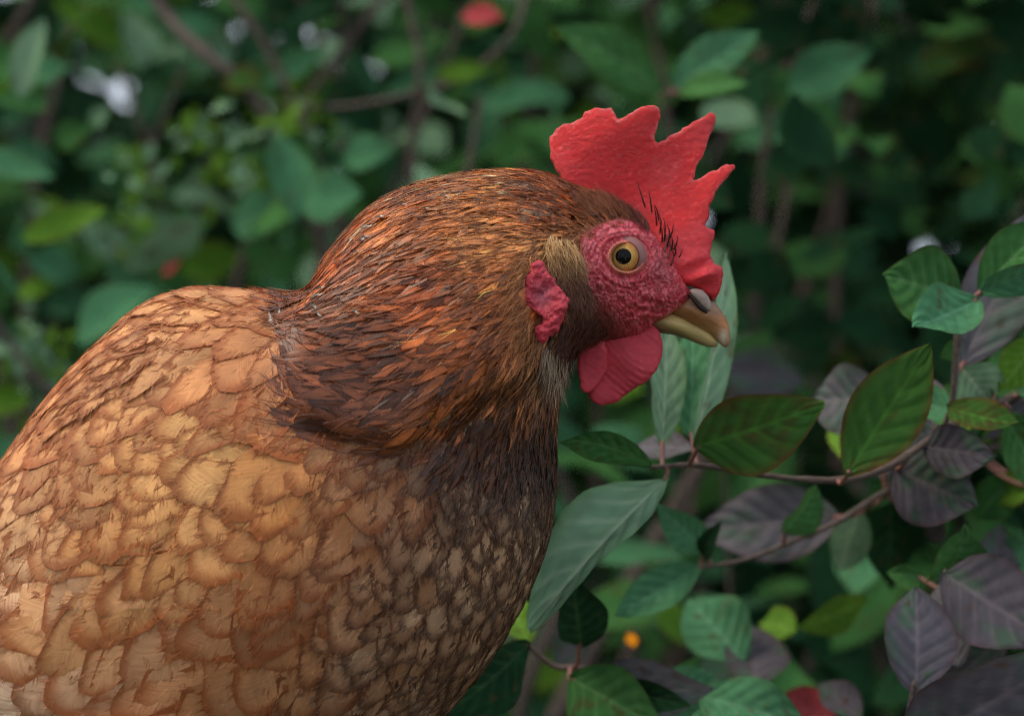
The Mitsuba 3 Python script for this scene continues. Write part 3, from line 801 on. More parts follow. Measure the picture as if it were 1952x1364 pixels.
# ---- hackle: narrow pointed feathers over neck, cape and throat
p, n = surface_points(60000, 43)
X, Y = px_of(p)
neck_region = Polygon(NECK).union(Polygon([(840, 800), (1072, 730), (1072, 900), (960, 910), (860, 880)])).buffer(6)
sel = shapely.contains_xy(neck_region, X, Y) & ~shapely.contains_xy(skin_poly.buffer(-5), X, Y) & (X < 1222) & ~shapely.contains_xy(Polygon([(1030, 500), (1075, 556), (1082, 580), (1066, 620), (1036, 652), (1018, 640), (1024, 615), (996, 575), (1000, 530)]), X, Y)
sel &= np.random.default_rng(3).random(len(p)) < 1 - sstep(830, 905, Y + 30 * (meshkit.noise(np.stack([X / 24, Y / 24, 0 * X], 1), 5) - .5)) * (X > 830)
sel &= ~((d0 := cape.at(X, Y, cape.dist)) < -14) | (X > 850)
p, n, X, Y = p[sel], n[sel], X[sel], Y[sel]
HS = [(1150, 390, 22, 3.2), (1050, 380, 36, 5), (900, 350, 60, 9), (750, 400, 80, 12), (650, 520, 92, 14), (950, 480, 52, 8), (800, 560, 84, 13), (600, 700, 92, 17), (520, 680, 60, 13), (560, 790, 70, 14), (700, 780, 100, 19), (800, 680, 92, 16), (900, 780, 76, 13), (1000, 720, 54, 7), (1000, 840, 60, 10), (1060, 640, 34, 5), (1000, 560, 40, 6)]
sz = shepard(HS, X, Y, 4)
far = n[:, 1] > 0.35
k = spread(p, 1.10 * sz[:, 1] * S * np.where(far, 1.8, 1.0))
p, n, X, Y, sz, far = p[k], n[k], X[k], Y[k], sz[k], far[k]
N = len(p)
t = tangent(p, n, NECKFLOW, 0.13, r)
L = 1.3 * sz[:, 0] * S * r.uniform(.75, 1.25, N); hw = 1.6 * sz[:, 1] * S * r.uniform(.6, 1.25, N) * np.where(far, 1.6, 1)
tone = np.exp(r.normal(0, .42, N))
tone *= 0.72 + 0.6 * meshkit.noise(np.stack([X / 55 + Y / 160, Y / 26, 0 * X], 1), 3)
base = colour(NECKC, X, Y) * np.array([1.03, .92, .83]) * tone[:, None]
nape = sstep(430, 330, Y - 0.35 * np.maximum(0, 760 - X)) * (X < 1000)
fleck = r.random(N) < 0.12 * nape
base[fleck] = lin(205, 175, 130)  # pale base colour paints glints on the nape
pale = base * r.uniform(1.2, 2.3, N)[:, None]
edge = base * r.uniform(.16, .5, N)[:, None]
rim = sstep(30, 6, cape.at(X, Y, cape.dist)) * sstep(560, 640, Y) * (X < 860)      # greyish worn margins along the cape's lower rim
edge = edge * (1 - .3 * rim[:, None]) + .3 * rim[:, None] * lin(112, 84, 76)
HP, HC, HU = feathers(p, n, t, L, hw, 0.0007 + 0.035 * L - 0.0003 * rim, r.uniform(.45, .7, N), r.uniform(.45, .75, N), r.uniform(.12, .3, N), base, pale, edge, r.uniform(.1, .9, N), 16, nu=7, nv=12, id0=4000, camber=0.14)
hs = np.where(n[:, 1] < 0.2, L * hw * np.clip(-n[:, 1], .1, 1), 0)
ho = np.argsort(-hs)
GH = grid_faces(7, 12)
for i in ho[:300]:
    scene[key_of('hen__hackle_feather')] = mikit.ply((HP[i], GH), 'neck_feather', smooth=True, uv=HU[i], color=HC[i])
rest = ho[300:]
v, f = batch(HP[rest], 7, 12)
scene['hen__hackle'] = mikit.ply((v, f), 'neck_feather', smooth=True, uv=HU[rest].reshape(-1, 2), color=HC[rest].reshape(-1, 3))
labels['hen__hackle'] = {'kind': 'stuff'}
# glints on the nape, painted as small pale feathers
FL = [(735, 412, 24, 9), (768, 372, 26, 5), (790, 366, 20, 5), (752, 388, 22, 5), (712, 432, 22, 5), (700, 456, 20, 5), (668, 470, 26, 6), (660, 446, 24, 5), (640, 500, 24, 5), (632, 520, 22, 4), (812, 362, 18, 4), (840, 352, 20, 4), (776, 392, 16, 4), (706, 452, 18, 4), (624, 548, 22, 5), (618, 562, 26, 5), (606, 590, 10, 6), (684, 598, 10, 7), (612, 604, 8, 5),
      (760, 356, 22, 4), (686, 420, 22, 4), (730, 380, 22, 4), (650, 480, 20, 4), (870, 346, 18, 3), (900, 352, 16, 3), (820, 400, 16, 3), (856, 378, 16, 3), (690, 480, 16, 3), (520, 620, 26, 7), (535, 605, 18, 5)]
fp_ = seat(np.array([a[0] for a in FL], float), np.array([a[1] for a in FL], float))
fn_ = onto(fp_)[1]
ft_ = tangent(fp_, fn_, NECKFLOW, .08, r)
kk = fn_[:, 1] < -.42
fp_, fn_, ft_, FL = fp_[kk], fn_[kk], ft_[kk], [a for a, b in zip(FL, kk) if b]
fl = np.array([a[2] for a in FL]) * S * 1.3; fw = np.array([a[3] for a in FL]) * S * .62
cN = np.tile(lin(206, 194, 178), (len(FL), 1)) * r.uniform(.65, 1.15, len(FL))[:, None]
GP, GC, GU = feathers(fp_, fn_, ft_, fl, fw, 0.0016 + 0 * fl, np.full(len(FL), .5), np.full(len(FL), .6), np.full(len(FL), .2), cN, cN * 1.15, cN * .6, np.full(len(FL), .6), 77, nu=7, nv=12, id0=9000)
GP += (fn_ * .0007)[:, None]
for i in range(len(FL)):
    scene[key_of('hen__glint_feather')] = mikit.ply((GP[i], GH), 'barb_fibre', smooth=True, color=GC[i])
print('hackle', N)
M = 4
ids = np.repeat(np.flatnonzero(n[:, 1] < 0.3), M)
cu = r.integers(0, 7, len(ids)); cvv = r.integers(4, 12, len(ids))
at = HP[ids, cvv * 7 + cu]
nn = onto(at)[1]
tt = unit(t[ids] + np.cross(n[ids], t[ids]) * ((cu - 3) / 3 * 0.22)[:, None] + r.normal(0, .10, (len(ids), 3)))
tt = unit(tt - (tt * nn).sum(1, keepdims=True) * nn)
hgt = ((at - onto(at)[0]) * nn).sum(1)
cc = HC[ids, cvv * 7 + cu] * np.exp(r.normal(0, .25, len(ids)))[:, None]
rv, rc = ribbons(at, nn, tt, L[ids] * r.uniform(.3, .6, len(ids)), 0.00024, hgt + 0.00012, hgt + 0.0006, cc, cc * r.uniform(.8, 1.6, len(ids))[:, None], 9, steps=4, wig=.14)
v, f = batch(rv, 2, 4)
scene['hen__hackle_barbs'] = mikit.ply((v, f), 'barb_fibre', smooth=True, color=rc.reshape(-1, 3))
labels['hen__hackle_barbs'] = {'kind': 'stuff'}

# ---- face: bare wrinkled skin with the rim of the eye
EX, EY, EA, EB = 1194, 491, 30.5, 27
st = 1.5
fx, fy = np.arange(1066, 1356, st), np.arange(396, 690, st)
FX, FY = np.meshgrid(fx, fy, indexing='ij')
inner = Inflated(skin_poly, 2, pad=20, blur=1.0)
sd = inner.at(FX, FY, inner.dist)
fp = seat(FX, FY)
H = -fp[..., 1]
FK = (DIST - H) / DIST
re = np.sqrt(((FX - EX) / EA) ** 2 + ((FY - EY) / EB) ** 2)
q3 = np.stack([FX, FY, 0 * FX], -1)
wr = meshkit.fbm(q3 / np.array([3.6, 6.0, 1]), 2, 3) - .5
wr2 = meshkit.fbm(q3 / np.array([22, 18, 1]), 2, 8) - .5
det = 0.0009 * np.exp(-((re - 1.10) / .11) ** 2) - 0.0008 * np.exp(-((re - 1.42) / .14) ** 2) + 0.0006 * np.exp(-((re - 1.8) / .22) ** 2)
det += 0.00022 * np.sin(re * 15 + 9 * wr2 + 2 * np.arctan2(FY - EY, FX - EX)) * sstep(1.4, 1.7, re) * sstep(3.6, 2.2, re)
det += (0.00036 * wr * (.2 + 1.4 * meshkit.noise(q3 / 26, 4)) + 0.0012 * wr2) * sstep(1.15, 1.6, re)
det += 0.0009 * np.exp(-((FY - (606 - .10 * (FX - 1205) + 3 * np.sin(FX / 9))) / 5.0) ** 2) * sstep(1195, 1215, FX) * sstep(1300, 1270, FX)
det += 0.0008 * np.exp(-((FY - (590 - .22 * (FX - 1205) + 3 * np.sin(FX / 7))) / 5.0) ** 2) * sstep(1195, 1225, FX) * sstep(1310, 1280, FX)
det += 0.0006 * np.exp(-((FY - (572 - .2 * (FX - 1205) + 4 * np.sin(FX / 11))) / 6.0) ** 2) * sstep(1180, 1215, FX) * sstep(1310, 1280, FX)
det += (0.0002 * wr) * sstep(1.15, 1.6, re) + 0.00025 * wr
lid = np.sin(np.arctan2(FY - EY, FX - EX) * 40) * 0.00012 * np.exp(-((re - 1.15) / .1) ** 2)
# folds from the gape up to the lore
det += 0.0007 * np.sin((FY - 0.25 * FX) / 4.5 + 3 * wr2 * 4) * np.exp(-(((FX - 1235) / 50) ** 2 + ((FY - 585) / 20) ** 2))
edgeblend = sstep(-3, 10, sd)
Yf = -(H + 0.0006 + (det + lid) * edgeblend - 0.0016 * (1 - edgeblend))
Yf = np.where(re < 1.0, Yf + 0.0022 * sstep(1.0, 0.90, re), Yf)
fv = np.stack([(FX - 976) * S * FK, Yf, ZC + (682 - FY) * S * FK], -1).reshape(-1, 3)
ff = grid_faces(len(fy), len(fx))
ok = ((sd > -4) & (re > 0.90) & (H > 0.0012)).ravel()
ff = ff[ok[ff].all(1)]
fc = np.empty(FX.shape + (3,))
red, pink, wine = lin(208, 66, 78), lin(222, 110, 118), lin(180, 52, 62)
w1 = sstep(-.12, .18, wr)[..., None]
fc[:] = wine * (1 - w1) + red * w1
w2 = (sstep(.08, .25, wr + .5 * wr2) * .6)[..., None]
fc = fc * (1 - w2) + pink * w2
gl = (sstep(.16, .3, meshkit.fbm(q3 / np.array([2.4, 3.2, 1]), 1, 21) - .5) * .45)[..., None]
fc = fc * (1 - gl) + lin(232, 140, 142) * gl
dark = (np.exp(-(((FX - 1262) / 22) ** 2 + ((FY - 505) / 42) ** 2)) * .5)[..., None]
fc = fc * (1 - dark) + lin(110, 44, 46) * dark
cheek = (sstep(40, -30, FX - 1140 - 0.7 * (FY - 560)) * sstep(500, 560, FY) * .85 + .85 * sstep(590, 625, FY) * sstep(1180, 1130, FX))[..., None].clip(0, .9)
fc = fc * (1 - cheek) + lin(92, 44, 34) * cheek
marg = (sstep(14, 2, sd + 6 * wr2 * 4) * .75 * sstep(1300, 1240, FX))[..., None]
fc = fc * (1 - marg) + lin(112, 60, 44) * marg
ring = np.exp(-((re - 1.16) / .12) ** 2)[..., None]
fc = fc * (1 - ring) + (lin(206, 110, 92) * (.85 + .5 * (wr[..., None] + .2))) * ring
inner_rim = sstep(1.08, 1.0, re)[..., None]
fc = fc * (1 - inner_rim) + lin(196, 128, 88) * inner_rim
used = np.unique(ff); remap = -np.ones(len(fv), int); remap[used] = np.arange(len(used))
fm = trimesh.Trimesh(fv[used], remap[ff], process=False)
if fm.face_normals[:, 1].mean() > 0:
    fm.faces = fm.faces[:, ::-1]
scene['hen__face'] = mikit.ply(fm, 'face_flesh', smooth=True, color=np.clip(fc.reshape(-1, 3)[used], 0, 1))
labels['hen__face'] = {'label': 'bare wrinkled red skin round the eye'}

# ---- eye
eye_r = 44 * S
ec = seat(np.array(EX - 3.0), np.array(EY - 1.0)) + [0, eye_r - 0.0005, 0]
EC = [float(x) for x in ec]
GZ = unit(np.array([-0.06, -1.0, 0.03]))


def eye_colour(p, n, uv):
    import drjit as dr
    dx, dy, dz = (p.x - EC[0]) / eye_r, (p.y - EC[1]) / eye_r, (p.z - EC[2]) / eye_r
    c = dx * float(GZ[0]) + dy * float(GZ[1]) + dz * float(GZ[2])
    a = dr.acos(dr.clip(c, -1, 1))
    ang = dr.atan2(dz, dx)
    streak = mikit.noise(ang * 9, a * 6)
    iris = mikit.mix((0.62, 0.36, 0.10), (0.48, 0.18, 0.045), mikit.smoothstep(0.36, 0.62, a + 0.12 * (streak - .5)))
    col = mikit.mix((0.004, 0.004, 0.004), iris, mikit.smoothstep(0.33, 0.345, a))
    col = mikit.mix(col, (0.12, 0.04, 0.02), mikit.smoothstep(0.64, 0.69, a))
    return mikit.mix(col, (0.30, 0.135, 0.12), mikit.smoothstep(0.71, 0.78, a))


scene['eye_wet'] = {'type': 'principled', 'base_color': pr(eye_colour), 'roughness': 0.10, 'specular': 0.10, 'clearcoat': 0.12, 'clearcoat_gloss': 0.98}
em = trimesh.creation.icosphere(5, eye_r); em.apply_translation(ec)
scene['hen__eye'] = mikit.ply(em, 'eye_wet', smooth=True)
labels['hen__eye'] = {'label': 'round orange eye with a black pupil'}

# ---- comb
COMB = [(1046, 264), (1058, 248), (1069, 239), (1092, 233), (1110, 225), (1113, 213), (1130, 206), (1167, 206), (1174, 221), (1177, 231), (1196, 221), (1208, 211), (1219, 205), (1242, 199), (1258, 207), (1259, 223), (1250, 244), (1247, 271), (1253, 274), (1287, 255), (1324, 230), (1355, 212), (1366, 219), (1366, 235), (1355, 262), (1342, 294), (1326, 321), (1321, 345), (1346, 332), (1383, 313), (1401, 313),
        (1402, 323), (1378, 348), (1360, 375), (1351, 398), (1349, 416), (1344, 432), (1362, 439), (1360, 457), (1349, 485), (1358, 500), (1376, 510), (1379, 535), (1369, 566), (1360, 580), (1346, 566), (1326, 552), (1298, 540), (1270, 515), (1242, 470), (1214, 430), (1186, 408), (1150, 394), (1104, 380), (1074, 346), (1056, 316), (1048, 294)]


def edge_noise(poly, seed, amp, scale):
    ring = np.array(Polygon(poly).exterior.segmentize(4).coords)[:-1]
    nz = meshkit.fbm(np.stack([ring[:, 0] / scale, ring[:, 1] / scale, 0 * ring[:, 0]], 1), 2, seed) - .5
    t = np.roll(ring, -1, 0) - np.roll(ring, 1, 0)
    t = t / np.linalg.norm(t, axis=1, keepdims=True)
    return Polygon(ring + amp * nz[:, None] * np.stack([t[:, 1], -t[:, 0]], 1)).buffer(0)


def push(m, amp, scale, seed, octaves=2):
    v = np.array(m.vertices)
    m.vertices = v + np.array(m.vertex_normals) * (amp * (meshkit.fbm(v / scale, octaves, seed) - .5))[:, None]
    return m


combi = Inflated(edge_noise(COMB, 3, 7, 9), 2, pad=6, blur=0.6)
comb = combi.mesh(2.4, lambda X, Y, p: 0.0026 * (1 - np.exp(-2 * np.sqrt(p) * S * 0.95 / 0.0026)) * (1 + 0.75 * sstep(330, 560, Y + 0.35 * (1200 - X))), -0.0015,
                  lean=lambda X, Y: -0.0025 * sstep(1250, 1380, X) * sstep(470, 540, Y) + 0.002 * np.sin((X + Y) / 60), smooth=2)
push(comb, 0.0006, 0.009, 4)
push(comb, 0.00035, 0.0011, 5)
v = np.array(comb.vertices); X, Y = px_of(v)
# lumps of the front lobe over the beak
lump = np.exp(-(((X - 1336) / 30) ** 2 + ((Y - 516) / 24) ** 2))
v[:, 1] += np.sign(v[:, 1] + .002) * lump * (0.0018 + 0.0020 * np.sin((X * .5 + Y) / 9))
comb.vertices = v
n1 = meshkit.fbm(v / 0.0009, 2, 6)
ed = sstep(8, 2, combi.at(X, Y, combi.dist)) * sstep(420, 330, Y)
cc = lin(236, 54, 56) * (0.80 + .4 * meshkit.fbm(v / .007, 3, 7))[:, None]
bl = (sstep(.5, .75, meshkit.fbm(v / .011, 2, 17)) * .3)[:, None]
cc = cc * (1 - bl) + lin(236, 92, 96) * bl
cc = cc * (1 - sstep(380, 520, Y)[:, None] * .5) + lin(216, 64, 78) * sstep(380, 520, Y)[:, None] * .5
n2 = meshkit.noise(v / .0007, 3)
tips = np.clip(ed * sstep(.35, .65, n1) * .8 + .30 * sstep(.62, .85, n2), 0, 1)[:, None]
cc = cc * (1 - tips) + lin(232, 120, 120) * tips
cc = cc * (0.86 + .28 * n1)[:, None]
scene['hen__comb'] = mikit.ply(comb, 'comb_flesh', smooth=True, color=np.clip(cc, 0, 1))
labels['hen__comb'] = {'label': 'upright red comb with five ragged points'}

# ---- wattles
WA = [(1098, 655), (1103, 700), (1104, 744), (1115, 751), (1132, 742), (1148, 724), (1158, 700), (1160, 676), (1154, 650), (1125, 640)]
WB = [(1130, 640), (1128, 690), (1118, 745), (1128, 764), (1142, 772), (1162, 768), (1180, 761), (1215, 739), (1238, 717), (1252, 702), (1260, 682), (1264, 660), (1258, 640), (1250, 622), (1228, 612), (1190, 612)]
for poly, dep, th, seed in ((WB, -0.0050, .0042, 1), (WA, -0.0098, .0024, 2)):
    wi = Inflated(edge_noise(poly, seed, 5, 20), 2, pad=6, blur=1)
    m = wi.mesh(2.4, lambda X, Y, p: th * (1 - np.exp(-2 * np.sqrt(p) * S * .8 / th)), dep, lean=lambda X, Y: 0.0010 * np.sin((X - Y) / 30), smooth=3)
    v = np.array(m.vertices); X, Y = px_of(v)
    rr = np.hypot(X - 1300, Y - 560) if seed == 1 else np.hypot(X - 1200, Y - 620)
    fold = np.sin(rr / 1.9 + 9 * meshkit.fbm(v / .006, 2, 9)) * (0.1 + 1.1 * meshkit.noise(v / .004, 2) ** 2)
    m.vertices = v + np.array(m.vertex_normals) * (0.00015 * fold)[:, None]
    push(m, .0016, .006, 11 + seed); push(m, .0003, .0012, 13 + seed)
    nz = meshkit.fbm(v / .0011, 2, 15)
    cc = lin(212, 66, 80) * (0.85 + .07 * fold + .25 * nz)[:, None]
    scene[key_of('hen__wattle')] = mikit.ply(m, 'wattle_flesh', smooth=True, color=np.clip(cc, 0, 1))

# ---- ear lobe with its folded rim
EARL = [(1028, 486), (1040, 512), (1058, 537), (1074, 556), (1083, 577), (1077, 600), (1066, 622), (1048, 646), (1034, 655), (1020, 642), (1014, 630), (1032, 616), (1036, 602), (1012, 592), (994, 570), (996, 545), (1001, 528), (1016, 505)]
ei = Inflated(edge_noise(EARL, 8, 6, 14), 1.5, pad=6, blur=1)
eary = float(seat(np.array(1040.), np.array(580.))[1])
m = ei.mesh(2.0, lambda X, Y, p: .0030 * (1 - np.exp(-2 * np.sqrt(p) * S * 1.0 / .0030)), eary - 0.0022, lean=lambda X, Y: (1040 - X) * S * 0.18, smooth=2)
v = np.array(m.vertices); X, Y = px_of(v)
pit = np.exp(-(((X - 1034) / 19) ** 2 + ((Y - 562) / 22) ** 2))
nz = meshkit.fbm(v / .0012, 2, 5)
v[:, 1] += pit * .0026 * (v[:, 1] < eary - .001)
m.vertices = v
push(m, .0019, .0019, 3); push(m, .0012, .0045, 2); push(m, .0005, .0009, 9)
cc = lin(198, 60, 74) * (.75 + .5 * nz)[:, None]
pk = (pit * .7)[:, None]
cc = cc * (1 - pk) + (lin(176, 104, 120) * (.6 + .8 * nz)[:, None]) * pk
scene['hen__ear_lobe'] = mikit.ply(m, 'wattle_flesh', smooth=True, color=np.clip(cc, 0, 1))
labels['hen__ear_lobe'] = {'label': 'crumpled red ear lobe with a pale granular middle'}

# ---- beak
UP = [(1200, 600), (1245, 590), (1280, 572), (1315, 556), (1340, 562), (1362, 576), (1374, 590), (1385, 608), (1393, 634), (1391, 657), (1382, 665), (1370, 653), (1352, 635), (1331, 625), (1301, 611), (1279, 601), (1256, 600), (1222, 606)]
LO = [(1205, 600), (1267, 594), (1301, 601), (1350, 626), (1370, 650), (1370, 663), (1350, 663), (1313, 648), (1285, 638), (1256, 634), (1236, 624)]
ui = Inflated(UP, 1.5, pad=6, blur=1)
m = ui.mesh(2.0, lambda X, Y, p: 2 * np.sqrt(p) * S * (.80 + .35 * sstep(1370, 1300, X)), -0.0015, smooth=3)
v = np.array(m.vertices); X, Y = px_of(v)
push(m, .0005, .004, 4); push(m, .00025, .0014, 6)
tip = sstep(1330, 1392, X)
stripe = meshkit.fbm(np.stack([X / 40, (Y - .55 * X) / 9, v[:, 1] / .004], 1), 3, 3)
cc = lin(150, 102, 62) * (0.55 + .9 * stripe)[:, None]
hi = (sstep(596, 560, Y - .35 * (X - 1330)) * .6)[:, None]
cc = cc * (1 - hi) + lin(112, 96, 92) * hi
low = (sstep(600, 625, Y - .25 * np.maximum(0, X - 1300)) * sstep(1250, 1300, X) * .5 * (1 - tip))[:, None]
cc = cc * (1 - low) + lin(190, 160, 110) * low
tp = (np.exp(-(((X - 1378) / 9) ** 2 + ((Y - 642) / 16) ** 2)) * .85)[:, None]
cc = cc * (1 - tp) + lin(220, 205, 180) * tp
og = (np.exp(-(((X - 1382) / 14) ** 2 + ((Y - 618) / 14) ** 2)) * .5)[:, None]
cc = cc * (1 - og) + lin(196, 112, 44) * og
scene['hen__upper_beak'] = mikit.ply(m, 'horn', smooth=True, color=np.clip(cc, 0, 1))
li = Inflated(LO, 1.5, pad=6, blur=1)
m = li.mesh(2.0, lambda X, Y, p: 2 * np.sqrt(p) * S * (.62 + .70 * sstep(1350, 1270, X)), -0.0015, smooth=3)
v = np.array(m.vertices); X, Y = px_of(v)
yl = sstep(655, 618, Y - .42 * (X - 1300))
cc = lin(96, 84, 66) * (1 - yl)[:, None] + lin(186, 160, 100) * yl[:, None]
cc = cc * (.8 + .4 * meshkit.fbm(np.stack([X / 30, (Y - .5 * X) / 8, 0 * X], 1), 2, 4))[:, None]
scene['hen__lower_beak'] = mikit.ply(m, 'horn', smooth=True, color=np.clip(cc, 0, 1))
# nostril: the horny flap, and a dark solid painting the shade of the opening
NF = [(1312, 552), (1325, 549), (1340, 552), (1351, 563), (1358, 580), (1358, 594), (1348, 592), (1334, 580), (1320, 566)]
ny = -0.0078
ni = Inflated(NF, 1, pad=6, blur=1)
m = ni.mesh(1.5, lambda X, Y, p: 2 * np.sqrt(p) * S * .55, ny, lean=lambda X, Y: (X - 1330) * S * .42, smooth=2)
v = np.array(m.vertices)
scene['hen__nostril_flap'] = mikit.ply(m, 'horn', smooth=True, color=np.clip(lin(160, 136, 124) * (.75 + .5 * meshkit.fbm(v / .001, 2, 3))[:, None], 0, 1))
SL = [(1311, 556), (1318, 562), (1334, 578), (1352, 594), (1348, 598), (1334, 590), (1320, 574), (1312, 563)]
si = Inflated(SL, 1, pad=6, blur=.7)
m = si.mesh(1.5, lambda X, Y, p: 2 * np.sqrt(p) * S * 1.2, ny - .0001, lean=lambda X, Y: (X - 1330) * S * .42, smooth=1)
scene['hen__nostril'] = mikit.ply(m, 'slit_shade', smooth=True)

# ---- short bristles: cheek, ear tuft, brow, lores, jaw
def near_face(poly, count, seed):
    rr = np.random.default_rng(seed)
    x0, y0, x1, y1 = Polygon(poly).bounds
    X, Y = rr.uniform(x0, x1, count), rr.uniform(y0, y1, count)
    k = shapely.contains_xy(Polygon(poly), X, Y)
    X, Y = X[k], Y[k]
    P = seat(X, Y)
    return P, X, Y, rr


sets = []


def bristles(poly, count, seed, flow, length, width, cols, lift=(.0006, .0016), wig=.2, jit=.25):
    P, X, Y, rr = near_face(poly, count, seed)
    Q, NN = onto(P)
    t = tangent(Q, NN, flow, jit, rr)
    c = cols(X, Y, rr)
    k = len(P)
    rv, rc = ribbons(Q, NN, t, length * S * rr.uniform(.6, 1.3, k), width * S, np.full(k, lift[0]), rr.uniform(.7, 1.3, k) * lift[1], c, c * rr.uniform(.8, 1.5, k)[:, None], seed + 1, steps=5, wig=wig)
    sets.append((rv, rc))


CHEEKFLOW = [(1060, 470, -.1, 1), (1075, 520, .15, 1), (1110, 560, .35, .95), (1150, 600, -.6, .8), (1200, 620, -.95, .3), (1130, 650, -.9, .5), (1090, 640, -.6, .8), (1250, 640, -.8, .6)]
bristles([(1036, 462), (1046, 450), (1064, 456), (1086, 460), (1106, 488), (1112, 530), (1130, 566), (1110, 590), (1080, 560), (1056, 530), (1040, 500)], 2600, 61, CHEEKFLOW, 26, 1.4,
         lambda X, Y, r: (lin(180, 138, 88) * (1 - sstep(462, 535, Y))[:, None] + lin(98, 54, 32) * sstep(462, 535, Y)[:, None]) * np.exp(r.normal(0, .25, len(X)))[:, None], lift=(.0012, .0026))
bristles([(1080, 560), (1112, 556), (1132, 590), (1150, 614), (1162, 634), (1152, 652), (1110, 662), (1070, 690), (1050, 680), (1078, 600)], 3000, 62, CHEEKFLOW, 22, 1.2,
         lambda X, Y, r: (lin(78, 40, 26) * (1 - sstep(1180, 1250, X))[:, None] + lin(120, 52, 46) * sstep(1180, 1250, X)[:, None]) * np.exp(r.normal(0, .35, len(X)))[:, None], lift=(.0008, .0016))
bristles([(1110, 470), (1140, 440), (1200, 425), (1250, 450), (1275, 500), (1300, 560), (1260, 590), (1190, 575), (1130, 540)], 420, 63, CHEEKFLOW, 7, 0.9,
         lambda X, Y, r: lin(60, 34, 28) * np.exp(r.normal(0, .4, len(X)))[:, None], lift=(.0008, .0014))
BROW = [(1100, 420, -.9, .1), (1160, 405, -.7, -.5), (1210, 420, -.4, -.85), (1250, 460, -.1, -1), (1280, 500, .15, -1)]
bristles([(1110, 385), (1160, 375), (1205, 390), (1226, 412), (1236, 436), (1236, 452), (1200, 422), (1150, 412), (1110, 420)], 2600, 64, BROW, 26, 1.4,
         lambda X, Y, r: (lin(128, 72, 40) * (1 - sstep(1150, 1240, X))[:, None] + lin(84, 38, 28) * sstep(1150, 1240, X)[:, None]) * np.exp(r.normal(0, .3, len(X)))[:, None], lift=(.0010, .0022))
EDGEFLOW = [(1085, 460, .1, .3), (1100, 440, .6, .5), (1150, 425, .8, .5), (1210, 418, .9, .5), (1090, 520, .5, .8), (1100, 580, .7, .6)]
ring_px = Polygon(SKINPX[:4] + [(1180, 430), (1142, 440), (1116, 462), (1106, 500), (1110, 560), (1088, 610)] + [(1070, 610), (1084, 560), (1082, 500), (1092, 440)])
bristles(list(ring_px.buffer(0).buffer(5).exterior.coords), 1500, 67, BROW + CHEEKFLOW, 20, 1.3,
         lambda X, Y, r: lin(140, 82, 44) * np.exp(r.normal(0, .35, len(X)))[:, None], lift=(.0008, .0017), jit=.35)
# grey down of the throat
THROAT = [(1040, 690, -.25, 1), (1075, 690, -.1, 1), (1060, 720, -.3, 1)]
bristles([(1030, 655), (1060, 664), (1096, 674), (1092, 700), (1070, 740), (1046, 725), (1030, 690)], 420, 65, THROAT, 46, 1.5,
         lambda X, Y, r: (lin(176, 150, 124) * (.45 + .5 * sstep(1010, 1070, X))[:, None]) * np.exp(r.normal(-.15, .35, len(X)))[:, None], lift=(.0008, .0030))
bristles([(990, 480), (1030, 470), (1010, 510), (992, 560), (1010, 600), (1035, 650), (1020, 690), (985, 640), (970, 560)], 700, 66, NECKFLOW, 40, 1.5,
         lambda X, Y, r: lin(150, 96, 56) * np.exp(r.normal(0, .35, len(X)))[:, None], lift=(.0008, .0022))
v, f = batch(np.concatenate([s[0] for s in sets]), 2, 5)
scene['hen__bristles'] = mikit.ply((v, f), 'barb_fibre', smooth=True, color=np.concatenate([s[1] for s in sets]).reshape(-1, 3))
labels['hen__bristles'] = {'kind': 'stuff', 'label': 'short brown bristle feathers on cheek, brow and throat'}
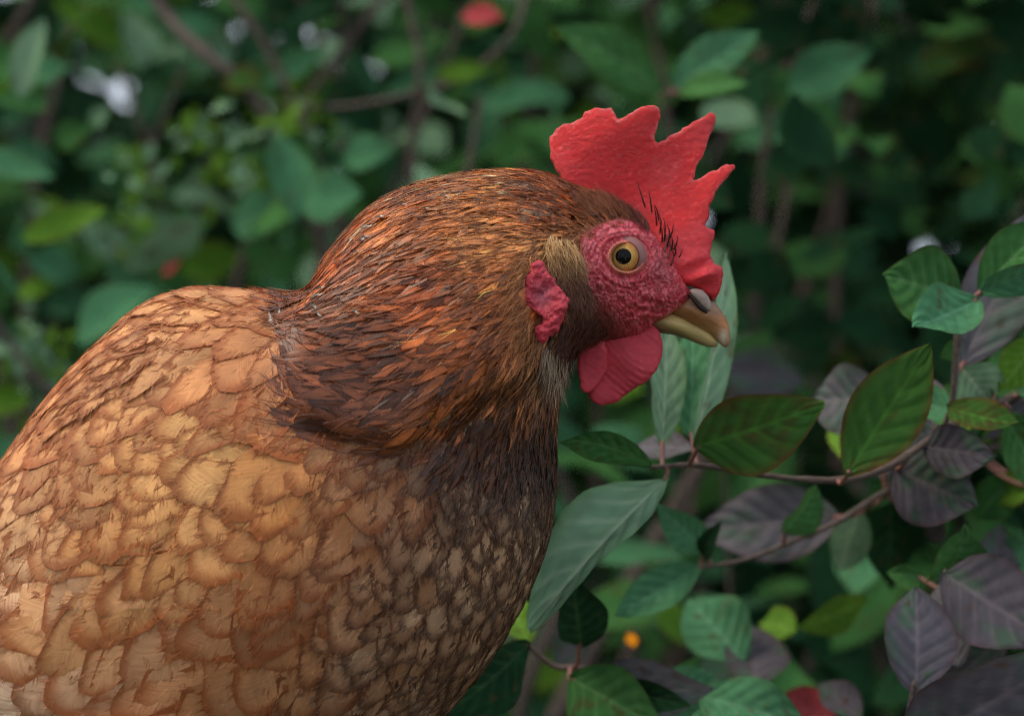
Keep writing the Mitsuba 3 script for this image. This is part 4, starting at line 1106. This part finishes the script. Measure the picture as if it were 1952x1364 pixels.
# the stiff dark lashes in front of the brow, curving up over the foot of the comb
LASH = [[(1230, 395), (1222, 370), (1214, 345)], [(1243, 405), (1240, 382), (1236, 360)], [(1252, 430), (1250, 408), (1247, 392)], [(1258, 445), (1260, 420), (1252, 400)], [(1266, 460), (1268, 432), (1262, 408)], [(1272, 470), (1276, 445), (1270, 420)], [(1276, 455), (1282, 440), (1284, 425)],
        [(1279, 480), (1282, 460), (1276, 438)], [(1283, 478), (1290, 464), (1292, 448)], [(1284, 495), (1288, 478), (1284, 460)], [(1288, 498), (1296, 488), (1300, 474)], [(1280, 505), (1284, 490), (1281, 470)], [(1256, 420), (1252, 400), (1246, 388)], [(1274, 492), (1278, 470), (1272, 448)], [(1268, 480), (1270, 455), (1264, 430)], [(1262, 462), (1262, 440), (1256, 420)]]
for i, pts in enumerate(LASH):
    q = spline([W(*a, y=-max(-float(seat(np.array(a[0] + 0.), np.array(a[1] + 0.))[1]) + .0018, .0066) - .0012 * j) for j, a in enumerate(pts)], 5)
    scene[key_of('hen__lash_feather')] = mikit.ply(tube(q, np.linspace(2.4, .4, len(q)) * S * .62 * (1 + .4 * np.sin(np.linspace(0, 3.1, len(q)))), 6), 'lash', smooth=True)
scene['lash'] = {'type': 'principled', 'base_color': rgb(*(lin(58, 26, 20))), 'roughness': .5}

# ---- legs, below the frame
for x, y in ((330, -.022), (420, .024)):
    top = W(x, 1480, 0) + [0, y, 0]
    a = np.array([top[0] + .012, y, .075]); foot = np.array([top[0] + .004, y, .008])
    knee = np.array([top[0] + .002, y, .118])
    k = key_of('hen__leg')
    scene[k] = mikit.ply(tube(spline([knee + [0, 0, .012], a, foot], 8), np.linspace(.0062, .0050, 17), 10), 'shank_scale', smooth=True)
    th = tube(spline([top + [0, 0, .02], (top + knee) / 2, knee], 10), np.linspace(.030, .0085, 21), 14)
    push(th, .004, .008, 3)
    scene[k + '__thigh'] = mikit.ply(th, 'thigh_down', smooth=True)
    for an in (-.5, 0, .5, 3.14):
        ln = .045 if an < 3 else .02
        e = foot + np.array([math.cos(an) * ln, math.sin(an) * ln, -.004])
        scene[key_of(k + '__toe')] = mikit.ply(tube(spline([foot, (foot + e) / 2 + [0, 0, .003], e], 6), np.linspace(.0045, .0015, 13), 8), 'shank_scale', smooth=True)
